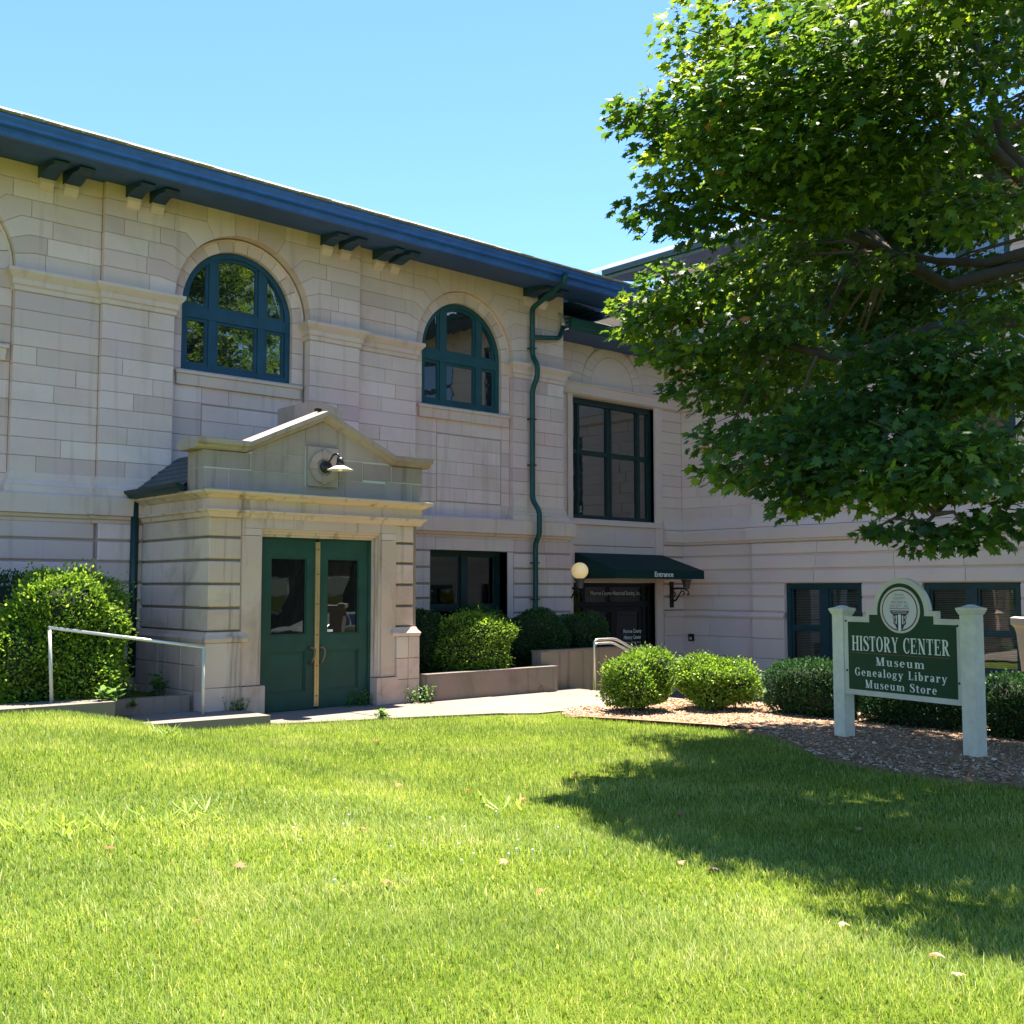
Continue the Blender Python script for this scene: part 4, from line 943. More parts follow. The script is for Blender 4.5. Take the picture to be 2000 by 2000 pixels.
# ------------------------------------------------------------------ lettering: serif capitals and small letters drawn as outlines
def _rect(x0, y0, x1, y1): return [(x0, y0), (x1, y0), (x1, y1), (x0, y1)]
def _bar(x0, y0, x1, y1, w): return [(x0 - w / 2, y0), (x0 + w / 2, y0), (x1 + w / 2, y1), (x1 - w / 2, y1)]
def _ring(cx, cy_, rx, ry, T, t, a0=0, a1=360, k=22):
    A = [radians(a0 + (a1 - a0) * i / k) for i in range(k + 1)]
    return [[(cx + rx * cos(a), cy_ + ry * sin(a)), (cx + rx * cos(b), cy_ + ry * sin(b)), (cx + (rx - T) * cos(b), cy_ + (ry - t) * sin(b)), (cx + (rx - T) * cos(a), cy_ + (ry - t) * sin(a))] for a, b in zip(A, A[1:])]
def _pen(pts, ws, k=4):
    P = [Vector(p) for p in pts]; n = len(P); S = []; W = []
    for i in range(n - 1):
        p0, p1, p2, p3 = P[max(i - 1, 0)], P[i], P[i + 1], P[min(i + 2, n - 1)]
        for j in range(k):
            t = j / k; S.append(.5 * ((2 * p1) + (p2 - p0) * t + (2 * p0 - 5 * p1 + 4 * p2 - p3) * t * t + (3 * p1 - p0 - 3 * p2 + p3) * t ** 3)); W.append(ws[i] * (1 - t) + ws[i + 1] * t)
    S.append(P[-1]); W.append(ws[-1]); L = []; R = []
    for i in range(len(S)):
        d = (S[min(i + 1, len(S) - 1)] - S[max(i - 1, 0)]).normalized(); nn = Vector((-d.y, d.x)); L.append(S[i] + nn * W[i] / 2); R.append(S[i] - nn * W[i] / 2)
    return [[tuple(L[i]), tuple(L[i + 1]), tuple(R[i + 1]), tuple(R[i])] for i in range(len(S) - 1)]
T, t, sh, se = .17, .06, .05, .075
def _stem(x, y0, y1, w=T, top=True, bot=True, half=False):
    o = [_rect(x - w / 2, y0, x + w / 2, y1)]
    if bot: o.append(_rect(x - w / 2 - se, y0, x + w / 2 + se, y0 + sh))
    if top: o.append(_rect(x - w / 2 - se, y1 - sh, x + w / 2 + (0 if half else se), y1))
    return o
XH = .66
def glyph(c):
    if c == 'H': return _stem(.17, 0, 1) + _stem(.63, 0, 1) + [_rect(.2, .48, .6, .54)], .80
    if c == 'I': return _stem(.17, 0, 1), .34
    if c == 'S': return _pen([(.53, .78), (.45, .93), (.30, .975), (.14, .90), (.12, .74), (.26, .59), (.42, .47), (.53, .31), (.49, .10), (.31, .025), (.14, .08), (.06, .25)], [.05, .06, .05, .11, .17, .2, .2, .17, .11, .05, .06, .05]) + [_rect(.50, .70, .55, 1.0), _rect(.045, 0, .095, .32)], .61
    if c == 'T': return _stem(.33, 0, 1, top=False) + [_rect(.02, .94, .64, 1), _rect(.02, .74, .06, .94), _rect(.60, .74, .64, .94)], .66
    if c == 'O': return _ring(.36, .5, .35, .515, T, t), .72
    if c == 'R': return _stem(.17, 0, 1) + _ring(.32, .75, .30, .25, T, t, -90, 90) + [_rect(.2, .5, .33, .56), _rect(.2, .94, .33, 1), _bar(.36, .52, .60, 0, .18), _rect(.52, 0, .76, sh)], .76
    if c == 'Y': return [_bar(.13, 1, .36, .42, .17), _bar(.60, 1, .37, .42, .07), _rect(.0, .95, .28, 1), _rect(.50, .95, .72, 1)] + _stem(.36, 0, .46, top=False), .72
    if c == 'C': return _ring(.37, .5, .36, .515, T, t, 48, 312) + [_rect(.57, .68, .62, 1.0), _rect(.575, .12, .62, .26)], .66
    if c == 'E': return _stem(.17, 0, 1) + [_rect(.2, .94, .60, 1), _rect(.56, .74, .60, .94), _rect(.2, .48, .46, .54), _rect(.42, .38, .46, .64), _rect(.2, 0, .63, .06), _rect(.59, .06, .63, .28)], .67
    if c == 'N': return [_rect(.14, 0, .20, 1), _rect(.03, 0, .31, sh), _bar(.16, 1, .64, 0, .2), _rect(.01, .95, .2, 1), _rect(.60, 0, .66, 1), _rect(.50, .95, .77, 1)], .79
    if c == 'M': return [_rect(.12, 0, .18, 1), _rect(.02, 0, .28, sh), _bar(.16, 1, .44, 0, .2), _bar(.74, 1, .46, 0, .07), _rect(.72, 0, .90, 1), _rect(.64, 0, .98, sh), _rect(.03, .95, .2, 1), _rect(.74, .95, .98, 1)], 1.0
    if c == 'G': return _ring(.37, .5, .36, .515, T, t, 48, 300) + [_rect(.57, .68, .62, 1.0), _rect(.50, .04, .66, .44), _rect(.42, .40, .74, .45)], .76
    if c == 'L': return _stem(.17, 0, 1) + [_rect(.2, 0, .60, .06), _rect(.56, .06, .60, .30)], .63
    if c == 'l': return _stem(.15, 0, 1, half=True), .30
    if c == 'i': return _stem(.15, 0, XH, half=True) + _ring(.14, .88, .095, .095, .095, .095, k=12), .30
    if c == 'b': return _stem(.15, .02, 1, half=True, bot=False) + _ring(.32, XH / 2, .26, .345, T, t), .60
    if c == 'o': return _ring(.29, XH / 2, .28, .345, T, t), .58
    if c == 'e': return _ring(.28, XH / 2, .27, .345, T, t, 0, 318) + [_rect(.12, .34, .54, .40)], .55
    if c == 'a': return _pen([(.08, .50), (.14, .62), (.28, .645), (.39, .56), (.40, .40)], [.10, .09, .07, .12, .16]) + [_rect(.32, .06, .48, .48)] + _ring(.22, .19, .20, .205, .15, .06) + [_bar(.42, .1, .53, .0, .1)], .57
    if c == 'u': return [_rect(.09, .14, .25, XH), _rect(.0, XH - sh, .2, XH), _rect(.44, 0, .60, XH), _rect(.35, XH - sh, .5, XH), _rect(.5, 0, .69, sh)] + _ring(.29, .2, .2, .215, .15, .08, 180, 320), .70
    if c == 'n': return _stem(.16, 0, XH, half=True) + _ring(.34, .44, .21, .225, .15, .08, 0, 150) + [_rect(.39, 0, .55, .46), _rect(.31, 0, .63, sh)], .66
    if c == 'm': return _stem(.16, 0, XH, half=True) + _ring(.34, .44, .21, .225, .15, .08, 0, 150) + [_rect(.39, 0, .55, .46), _rect(.31, 0, .63, sh)] + _ring(.73, .44, .21, .225, .15, .08, 0, 150) + [_rect(.78, 0, .94, .46), _rect(.70, 0, 1.02, sh)], 1.04
    if c == 'r': return _stem(.16, 0, XH, half=True) + _ring(.40, .44, .2, .225, .12, .10, 60, 160) + _ring(.44, .55, .085, .085, .085, .085, k=10), .53
    if c == 's': return _pen([(.37, .50), (.32, .62), (.20, .645), (.09, .58), (.09, .48), (.20, .39), (.31, .30), (.38, .20), (.34, .06), (.21, .018), (.09, .05), (.04, .17)], [.04, .05, .05, .09, .13, .15, .15, .13, .08, .05, .05, .04]) + [_rect(.345, .46, .39, XH), _rect(.03, 0, .07, .2)], .44
    if c == 't': return [_rect(.11, .08, .27, .84), _rect(.0, XH - sh - .02, .40, XH)] + _ring(.29, .14, .18, .155, .15, .07, 180, 320), .42
    if c == 'y': return [_bar(.12, XH, .32, .0, .17), _bar(.54, XH, .30, -.08, .07), _rect(.0, XH - sh, .26, XH), _rect(.44, XH - sh, .66, XH)] + _pen([(.30, -.06), (.24, -.22), (.14, -.26)], [.07, .09, .12]) + _ring(.13, -.23, .08, .08, .08, .08, k=10), .65
    if c == 'g': return _ring(.27, .44, .23, .22, .14, .05) + _ring(.28, -.08, .27, .17, .12, .07) + [_rect(.10, .10, .40, .19), _rect(.42, .56, .58, .63), _bar(.14, .24, .12, .08, .12)], .60
    if c == ' ': return [], .34
    return [], .3
def serif(name, text, parent, origin, udir, up, normal, cap, width, mat, track=.06):
    """writes one line of letters on a plane; width fixes the set of the whole line"""
    adv = []; x = 0
    for ch in text:
        g, w_ = glyph(ch); adv.append((g, x)); x += w_ + track
    x -= track; k = width / x; lay = 0
    for g, gx in adv:
        m = MB()
        if not g: continue
        for poly in g:
            lay = (lay + 1) % 40
            v = [origin + udir * ((gx + p[0]) * k) + up * (p[1] * cap) + normal * (lay * .00003) for p in poly]
            m.add([tuple(q_) for q_ in v], [tuple(range(len(v)))])
        m.build('letter', mat, parent)
def sans(name, text, parent, origin, udir, up, normal, height, width, mat, weight=0.0, space=1.0):
    cu = bpy.data.curves.new(name, 'FONT'); cu.body = text; cu.size = 1; cu.offset = weight; cu.space_character = space; cu.resolution_u = 3
    o = bpy.data.objects.new('tmp', cu); COL.objects.link(o)
    dg = bpy.context.evaluated_depsgraph_get(); me = bpy.data.meshes.new_from_object(o.evaluated_get(dg)); bpy.data.objects.remove(o); bpy.data.curves.remove(cu)
    xs = [v.co.x for v in me.vertices]; ys = [v.co.y for v in me.vertices]; x0, x1 = min(xs), max(xs)
    kx = width / (x1 - x0); ky = height / .73
    for v in me.vertices: v.co = origin + udir * ((v.co.x - x0) * kx) + up * (v.co.y * ky)
    me.materials.clear(); me.name = name
    return link(name, me, mat, parent)
VX, VZ = Vector((1, 0, 0)), Vector((0, 0, 1)); NY = Vector((0, -1, 0))
sans('lettering', 'Entrance', aw, Vector((17.29, YA1 - .022, 1.955)), VX, VZ, NY, .108, .60, 'letter_white', .018)
sans('lettering', 'Monroe County Historical Society, Inc.', ent, Vector((16.80, 16.150, 1.565)), VX, VZ, NY, .095, 1.60, 'letter_white', -.004)
sans('lettering', 'Monroe County', ent, Vector((17.79, 16.120, .735)), VX, VZ, NY, .085, .60, 'letter_white', .02)
sans('lettering', 'History Center', ent, Vector((17.81, 16.120, .60)), VX, VZ, NY, .085, .57, 'letter_white', .02)
sans('lettering', 'Museum   Library   Store', ent, Vector((17.83, 16.120, .51)), VX, VZ, NY, .035, .53, 'letter_white', .01)

# ------------------------------------------------------------------ the sign
sign = empty('museum_sign', 'green and cream History Center sign board between two white posts in the mulch', 'sign')
SA = Vector((10.99, 6.64, 0)); SU = Vector((-.20419, -.97893, 0)); SN = Vector((-.97893, .20419, 0))
def SP(u, z, off=0): return SA + SU * u + SN * off + VZ * z
def sign_prism(poly, o0, o1, name, mat, par=sign):
    m = MB(); A = sum(a[0] * b[1] - b[0] * a[1] for a, b in zip(poly, poly[1:] + poly[:1])); poly = poly if A > 0 else poly[::-1]; n = len(poly)
    v = [tuple(SP(u, z, o1)) for u, z in poly] + [tuple(SP(u, z, o0)) for u, z in poly]
    m.add(v, [tuple(range(n)), tuple(range(2 * n - 1, n - 1, -1))] + [(i, i + n, (i + 1) % n + n, (i + 1) % n) for i in range(n)])
    return m.build(name, mat, par, fix=True)
UC = .853
def board(d, z0, u0, u1, R, step):
    """outline of the sign board inset by d"""
    zc = 1.455; arc = [(UC + (R - d) * cos(pi * i / 24), zc + (R - d) * sin(pi * i / 24)) for i in range(25)]
    return [(u0 + d, z0 + d), (u1 - d, z0 + d), (u1 - d, 1.395 - d), (UC + step - d, 1.395 - d), (UC + step - d, 1.472 - d * .9), (UC + R - d, 1.472 - d * .9)] + arc + [(UC - R + d, 1.472 - d * .9), (UC - step + d, 1.472 - d * .9), (UC - step + d, 1.395 - d), (u0 + d, 1.395 - d)]
bd = sign_prism(board(0, .54, .075, 1.60, .362, .46), .005, .06, 'sign_board', 'sign_cream')
sign_prism(board(.058, .54, .075, 1.60, .362, .475), .0601, .0625, 'sign_field', 'sign_green')
def oval(rx, rz, o0, o1, name, mat): return sign_prism([(UC + rx * cos(2 * pi * i / 48), 1.476 + rz * sin(2 * pi * i / 48)) for i in range(48)], o0, o1, name, mat)
ov = oval(.258, .243, .0626, .069, 'emblem_border', 'sign_cream'); oval(.232, .219, .0691, .0702, 'emblem_ring', 'maroon'); oval(.219, .206, .0703, .0714, 'emblem_field', 'emblem_pink')
N_ = SN
serif('lettering', 'HISTORY CENTER', sign, SP(.186, 1.025, .0640), SU, VZ, N_, .160, 1.275, 'letter_cream', .07)
serif('lettering', 'Museum', sign, SP(.515, .876, .0640), SU, VZ, N_, .090, .635, 'letter_cream', .16)
serif('lettering', 'Genealogy Library', sign, SP(.222, .752, .0640), SU, VZ, N_, .087, 1.20, 'letter_cream', .15)
serif('lettering', 'Museum Store', sign, SP(.362, .626, .0640), SU, VZ, N_, .087, .93, 'letter_cream', .14)
sign_prism([(.181, .996), (1.459, .996), (1.459, 1.003), (.181, 1.003)], .0626, .0640, 'rule_line', 'rust_line')
for s_, z, wd, h in (('MONROE', 1.628, .12, .022), ('COUNTY', 1.588, .155, .030), ('HISTORICAL', 1.546, .21, .030), ('SOCIETY, INC', 1.503, .245, .033)):
    sans('emblem_lettering', s_, sign, SP(UC - wd / 2, z, .0722), SU, VZ, N_, h, wd, 'emblem_ink', -.005)
# column capital emblem
def em(poly, name='emblem_capital', mat='emblem_ink', o=.0715): return sign_prism([(UC + p[0], p[1]) for p in poly], o, o + .0008, name, mat)
em([(-.128, 1.488), (.128, 1.488), (.128, 1.494), (-.128, 1.494)]); em([(-.128, 1.472), (.128, 1.472), (.10, 1.430), (-.10, 1.430)])
for s in (-1, 1):
    em([(s * .018, 1.43), (s * .085, 1.43), (s * .095, 1.40), (s * .075, 1.37), (s * .085, 1.34), (s * .055, 1.31), (s * .04, 1.28), (s * .022, 1.27), (s * .018, 1.30)])
    em([(s * .030, 1.42), (s * .050, 1.42), (s * .048, 1.33), (s * .034, 1.33)], mat='emblem_pink', o=.0726)
    em([(s * .075 + .016 * cos(a), 1.40 + .016 * sin(a)) for a in np.linspace(0, 2 * pi, 12, endpoint=False)], mat='emblem_pink', o=.0726)
    em([(s * .075 + .008 * cos(a), 1.40 + .008 * sin(a)) for a in np.linspace(0, 2 * pi, 10, endpoint=False)], o=.0736)
    em([(s * .062, 1.365), (s * .072, 1.355), (s * .052, 1.325)], mat='emblem_pink', o=.0726)
em([(-.1, 1.455), (.1, 1.455), (.098, 1.461), (-.098, 1.461)], mat='emblem_pink', o=.0726); em([(-.092, 1.441), (.092, 1.441), (.09, 1.445), (-.09, 1.445)], mat='emblem_pink', o=.0726)
em([(-.015, 1.43), (.015, 1.43), (.015, 1.258), (-.015, 1.258)], mat='letter_white', o=.0746)
def post(u, base, top):
    hw = .078; p = MB(); ax = [SU * hw, SN * hw]
    def ring(s, z): return [tuple(SP(u, z) + SU * (a * s) + SN * (b * s)) for a, b in ((-1, -1), (1, -1), (1, 1), (-1, 1))]
    def stack(levels, name, par):
        m = MB(); v = []
        for s, z in levels: v += ring(s, z)
        n = len(levels); f = [(3, 2, 1, 0), tuple(range(4 * n - 4, 4 * n))]
        for i in range(n - 1):
            for k in range(4): f.append((i * 4 + k, i * 4 + (k + 1) % 4, i * 4 + 4 + (k + 1) % 4, i * 4 + 4 + k))
        return m.add(v, f).build(name, 'post_white', par, fix=True)
    pp = stack([(.078, base), (.078, top - .08)], 'post', sign); stack([(.082, top - .085), (.088, top - .075), (.105, top - .035), (.105, top - .02), (.06, top - .005), (.02, top + .015)], 'post_cap', pp)
post(-.005, -.2, 1.50); post(1.672, -.2, 1.53)
for u, z in ((.105, 1.345), (.11, .80), (1.555, 1.33), (1.56, .76)):
    bo = MB().lathe([(.012, 0), (.012, .006), (.004, .010)], (0, 0, 0), 10).build('bolt', 'black_metal', sign); bo.location = SP(u, z, .0605); bo.rotation_euler = SN.to_track_quat('Z', 'Y').to_euler()

# stone planter at the edge of the bed and grey bin behind the bushes
pl = empty('stone_planter', 'tall tapered pinkish stone planter at the edge of the hedge', 'planter')
MB().lathe([(.20, 0), (.22, .05), (.18, .12), (.21, .6), (.27, 1.15), (.29, 1.22)], (13.62, 5.57, .0), 4).build('planter_body', 'planter_stone', pl)
MB().lathe([(.29, 1.22), (.34, 1.27), (.34, 1.345), (.29, 1.36), (.27, 1.30)], (13.62, 5.57, .0), 4).build('planter_rim', 'planter_stone', pl)
bn = empty('grey_bin', 'small blue grey bin between the ball shrub and the dark hedge', 'bin')
MB().lathe([(.20, 0), (.26, .62), (.27, .63)], (14.25, 9.72, -.55), 20).build('bin_body', 'bin_grey', bn, True)
MB().lathe([(.285, .63), (.29, .66), (.285, .70), (.1, .73)], (14.25, 9.72, -.55), 20).build('bin_lid', 'bin_grey', bn, True)
# ------------------------------------------------------------------ vegetation
LEAF = np.array([(0, 0), (.30, -.07), (.27, .13), (.57, .33), (.31, .41), (.35, .63), (.13, .57), (0, 1.0), (-.13, .57), (-.35, .63), (-.31, .41), (-.57, .33), (-.27, .13), (-.30, -.07)], float)
LEAF = np.vstack([[(0, .32)], LEAF]); LEAF_Z = -.18 * np.abs(LEAF[:, 0]) - .14 * (LEAF[:, 1] - .3) ** 2
LEAF_T = np.array([(0, i, i % 14 + 1) for i in range(1, 15)])
OVAL = np.array([(0, 0), (.26, .35), (.22, .7), (0, 1), (-.22, .7), (-.26, .35)], float); OVAL_Z = -.1 * np.abs(OVAL[:, 0]); OVAL_T = np.array([(0, 1, 2), (0, 2, 3), (0, 3, 4), (0, 4, 5)])
DIA = np.array([(0, 0), (.28, .5), (0, 1), (-.28, .5)], float); DIA_Z = np.zeros(4); DIA_T = np.array([(0, 1, 2), (0, 2, 3)])
def unit(v): return v / np.maximum(1e-9, np.linalg.norm(v, axis=1, keepdims=True))
def leaves(P, tip, nor, size, shape):
    """leaf faces at P pointing along tip, facing nor"""
    S2, SZ, ST = shape
    tip = unit(tip); side = unit(np.cross(tip, nor)); nor = np.cross(side, tip)
    V = P[:, None, :] + size[:, None, None] * (S2[None, :, 0:1] * side[:, None, :] + S2[None, :, 1:2] * tip[:, None, :] + SZ[None, :, None] * nor[:, None, :])
    n, k = len(P), len(S2)
    F = (ST[None] + (np.arange(n) * k)[:, None, None]).reshape(-1, 3)
    return V.reshape(-1, 3), F, len(ST)
def spray(c, r, n, flat=.5, out=None):
    """points through a layered clump, denser near its skin"""
    v = unit(RNG.normal(size=(n, 3))); rr = RNG.random(n) ** .42
    p = v * rr[:, None] * r; p[:, 2] *= flat
    if out is not None: p[:, 2] -= .22 * np.maximum(0, (p[:, :2] @ out[:2])) ** 1
    return np.asarray(c) + p, v
def maple(name, base, center, blobs, limbs, label, dens=330, size=(.05, .125), trunk_r=.21):
    t = empty(name, label, 'tree')
    b = Vector(base)
    MB().tube([b + Vector((0, 0, -.2)), b + Vector((.0, 0, .15)), b + Vector((.02, -.02, 1.2)), b + Vector((-.03, .03, 2.4)), b + Vector((-.1, .03, 3.6)), b + Vector((-.05, 0, 5.2)), b + Vector((.1, -.05, 7.2)), b + Vector((.05, .0, 9.5))], [trunk_r * k for k in (1.45, 1.15, 1, .93, .8, .55, .33, .1)], 14).build('trunk', 'bark', t, True)
    nodes = []
    for L in limbs:
        P = [Vector(p) for p in L]
        if (P[0] - b - Vector((0, 0, P[0].z))).xy.length < 2.5: P = [Vector((b.x - .06, b.y + .02, max(2.2, P[0].z - .9)))] + P
        n = len(P); rs = [.066 * (1 - i / (n - .2)) + .012 for i in range(n)]
        if len(L) <= 3: rs = [r_ * .5 for r_ in rs]
        MB().tube(P, rs, 8).build('limb', 'bark', t, True)
        for a, c in zip(P, P[1:]):
            for k in range(4): nodes.append(a.lerp(c, k / 4))
        nodes.append(P[-1])
    nodes += [b + Vector((-.05, 0, z)) for z in np.arange(3, 9, .4)]
    tw = MB(); V = []; F = []; TI = []; off = 0
    cen = np.array(center)
    for i, (x, y, z, r) in enumerate(blobs):
        c = Vector((x, y, z)); nb = min(nodes, key=lambda q_: (q_ - c).length)
        mid = nb.lerp(c, .5) + Vector((0, 0, .08)); tw.tube([nb, mid, c], [.022, .014, .006], 5, False)
        for k in range(6):
            e = c + Vector(tuple(np.clip(RNG.normal(size=3), -1.1, 1.1) * np.array((r * .55, r * .55, r * .22)))); tw.tube([mid.lerp(c, .6), e], [.007, .003], 4, False)
        out = np.array([x, y, z]) - cen; ou = out / np.linalg.norm(out)
        n = int(dens * (r / .5) ** 2.1)
        P, v = spray((x, y, z), r * 1.12, n, .40, ou); tb = float(RNG.normal(0, .13))
        nor = np.array((0, 0, 1.0)) + .55 * RNG.normal(size=(n, 3)) + .35 * ou + .25 * v
        tip = ou * .6 + v * .8 + RNG.normal(size=(n, 3)) * .5; tip[:, 2] = tip[:, 2] * .4 - .45
        s = RNG.uniform(size[0], size[1], n)
        vv, ff, kf = leaves(P, tip, nor, s, (LEAF, LEAF_Z, LEAF_T))
        V.append(vv); F.append(ff + off); off += len(vv)
        tone = np.clip(RNG.normal(.47, .2, n) + tb, .02, .96); tone[RNG.random(n) < .0012] = 1.0
        TI.append(np.repeat(tone, kf))
    tw.build('twigs', 'twig', t)['kind'] = 'stuff'
    cr = np_mesh('crown', np.vstack(V), np.vstack(F), 'maple_leaf', t, np.concatenate(TI)); cr['kind'] = 'stuff'
    return t
BLOBS=[(8.04,5.76,6.92,0.8),(8.19,6.05,6.69,0.55),(8.12,6.55,6.36,0.45),(7.96,6.95,6.5,0.33),(7.86,7.05,6.35,0.22),(8.02,6.66,6.09,0.4),(8.02,6.1,6.26,0.6),(7.92,5.98,5.7,0.7),(8.01,6.44,5.61,0.36),(7.96,6.91,5.45,0.3),(8.01,6.61,5.31,0.36),(8.04,6.19,5.15,0.45),(8.38,6.99,4.88,0.33),(8.21,7.18,4.6,0.33),(8.18,7.22,4.34,0.28),(8.32,6.81,4.49,0.5),(8.27,6.9,4.09,0.3),(8.34,6.38,4.56,0.48),(8.33,6.44,4.02,0.5),(8.24,6.55,3.7,0.33),(8.29,6.12,3.57,0.5),(8.11,6.05,3.11,0.38),(7.9,6,2.78,0.24),(7.82,5.68,2.68,0.3),(8.28,5.81,4.1,0.6),(8.49,5.84,4.6,0.45),(7.81,5.39,2.97,0.5),(7.54,5,2.61,0.4),(7.42,4.85,2.37,0.26),(7.53,4.62,2.48,0.4),(7.69,4.82,2.94,0.55),(7.5,4.35,2.68,0.55),(7.81,4.43,3.12,0.65),(7.5,3.93,2.79,0.55),(7.51,3.67,2.62,0.6),(7.53,3.38,2.63,0.7),(7.11,3.8,2.15,0.22),(7.18,3.62,2.05,0.25),(7.28,3.39,2.08,0.3),(7.44,3.23,2.21,0.33),(7.14,4.05,2.13,0.14),(7.31,4,2.41,0.35),(8.15,4.34,3.65,0.55),(8.15,3.96,3.42,0.65),(8.25,3.61,3.38,0.75),(8.96,3.86,3.99,0.35),(8.12,5.56,5.39,0.75),(7.84,5.36,5.95,0.85),(7.72,4.77,6.15,0.9),(7.75,4.81,5.38,0.8),(8.02,4.88,4.95,0.5),(7.94,4.35,5.63,0.9),(8.15,4.48,5.09,0.6),(7.94,3.91,5.98,0.9),(8.1,3.96,5.34,0.55),(8.53,3.89,4.8,0.6),(8.66,4.88,4.55,0.35),(10.22,6.69,4.8,0.5),(10.85,6.5,5.11,0.55),(11.31,6.39,4.7,0.5),(11.83,6.28,5.25,0.6),(11.96,5.8,4.82,0.55),(12.58,5.59,5.37,0.6),(12.57,5.24,4.82,0.6),(10.48,6.65,5.55,0.5),(11.21,6.37,5.82,0.55),(11.97,6.08,5.98,0.6),(12.61,5.76,6.16,0.6),(13.01,5.38,6.29,0.6),(9.86,6.79,4.31,0.35),(10.67,6.35,4.13,0.35),(11.45,5.92,4.05,0.4),(10.15,6.62,6.22,0.6),(12.48,5.8,6.9,0.7),(12.92,5.37,7.26,0.6),(12.29,5.2,7.93,0.8),(11.39,6.04,7.7,0.8),(8.8,6.19,3.6,0.4),(8.42,5.48,3.31,0.4),(8.34,5.02,3.34,0.35),(11.7,6.34,4.68,0.56),(11.02,-0.12,7.57,0.67),(9.76,0.36,6.76,0.44),(15.43,2.39,5.17,0.63),(14.85,3.64,9.26,0.54),(14.77,4.04,4.05,0.51),(12.3,1.76,9.89,0.62),(13.6,2.66,10.58,0.65),(12.54,4.37,10.3,0.58),(14.14,4.83,10.4,0.78),(7.83,2.63,7.44,0.78),(11,5,11.28,0.55),(13.14,3,11.15,0.57),(12.1,6.31,10.64,0.46),(9.19,3.67,3.5,0.5),(15.49,3.52,7.26,0.5),(14.36,1.72,6.4,0.5),(11.51,5.29,11.32,0.46),(13.92,4.91,3.79,0.76),(8.97,2.02,3.88,0.6),(13.11,5.16,11.11,0.53),(8.68,2.27,4.14,0.73),(7.04,3.31,5.94,0.78),(14.7,5.02,9.74,0.42),(14.9,5.37,9.12,0.7),(12.23,3.74,9.5,0.75),(7.88,2.91,7.73,0.76),(14.79,4.49,4.32,0.41),(13.85,4.61,3.33,0.46),(11.84,1.38,10.08,0.4),(13.31,1.15,8.89,0.71),(14.23,2.93,9.79,0.79),(12.57,4.83,2.92,0.57),(13.78,5.98,9.47,0.62),(14.55,2,8.93,0.59),(11.58,3.41,3.77,0.5),(13.87,0.73,8.24,0.67),(7.07,3.08,6.06,0.59),(13.64,2.77,10.4,0.58),(12.33,5.02,10.25,0.76),(14.4,2.26,8.82,0.65),(12.79,0.22,8.17,0.6),(11.18,0.11,4.9,0.79),(10.27,-0.01,7.45,0.8),(10.35,4.82,11.09,0.65),(13.32,1.52,9.85,0.46),(12.2,7.4,4.6,0.7),(12.6,7,5.5,0.8),(12.9,7.6,6.2,0.8),(12.3,8.2,5.2,0.5),(12,6.6,4.9,0.6),(12.4,6.2,6.3,0.8),(13.2,6.8,7.2,0.9),(10.2,7.17,4.28,0.66),(11.73,7.74,7.15,0.46),(10.93,8.44,5.48,0.63),(9.73,7.26,6.9,0.62),(11.2,6.72,6.44,0.67),(9.3,6.11,4.01,0.57),(10.71,7.54,6.73,0.45),(12.64,6.8,7.06,0.69),(11.69,8.15,7.4,0.44),(10.93,7.54,5.57,0.7),(11.41,6.57,7.52,0.51),(11.76,7.18,7.21,0.54),(10.93,7.6,7.81,0.52),(11.76,7.02,7.73,0.49),(11.71,7.74,3.66,0.44),(11.49,7.48,4.09,0.43),(11.06,6.67,3.66,0.47),(10.5,7.84,5.5,0.47),(12.06,7.88,6.17,0.57),(12.28,6.61,6.75,0.57),(11.41,7.6,6,0.6),(12,8.31,7.89,0.43),(11.32,8.16,6.92,0.53),(9.54,6.93,6.58,0.47),(9.18,7.15,4.73,0.64),(9.3,6.72,4.14,0.45),(12.54,6.5,8.57,0.92),(10.56,4.69,8.56,0.89),(9.59,3.63,8.95,0.76),(10.44,6.38,7.66,0.73),(11.96,2.83,8.25,0.96),(11.14,3.48,7.75,0.78),(9.86,5.8,10.14,0.94),(12.39,6.32,9.88,0.98),(12.66,2.98,8.43,0.77),(11.14,4.57,8.5,0.95),(10.28,3.44,8.32,0.84),(11.16,4.87,8.74,0.76),(10.29,3.9,8.04,0.86),(9.39,5.45,9.31,0.74),(11.23,3.95,8.76,0.88),(11.8,6.13,9.51,0.76),(10.88,3.94,7.65,0.87),(10.58,6.07,8.44,0.95),(10.76,3,9.46,0.79),(10.84,2.89,7.63,0.98),(8.78,3.2,8.02,0.73),(12.06,6.58,9.29,0.82)]
LIMBS=[[(10.69,4.1,4.88),(9.55,4.62,4.48),(9.23,4.89,4.71),(8.97,5.1,4.9),(8.69,5.35,5.04),(8.28,5.57,5.24),(8.03,5.89,5.6)],
[(10.51,3.98,4.96),(10.02,4.45,4.75),(9.76,4.81,4.8),(9.52,5.15,4.93)],
[(10.53,4.07,5.33),(10.08,4.29,5.87),(9.74,4.27,6.4),(9.35,4.31,6.91)],
[(10.57,4.04,5.24),(9.27,4.21,5.76),(8.52,4.48,5.86),(8.11,4.81,6.29)],
[(10.3,3.97,4.19),(9.09,4.55,4),(8.67,5.21,3.77),(8.45,5.93,4.05),(8.37,6.78,4.39)],
[(9.91,3.83,3.73),(8.26,4.03,3.12),(7.76,4.5,2.91),(7.59,4.95,2.61)],
[(9.3,3.61,3.35),(7.65,3.55,2.51),(7.21,3.72,2.13)],
[(8.97,5.1,4.9),(9,5.39,4.53),(8.7,5.43,4.1)],
[(8.69,5.35,5.04),(8.39,5.87,5.2),(8.08,6.53,5.5)],
[(8.28,5.57,5.24),(8.15,6.03,5.83),(7.97,6.69,6.19)]]
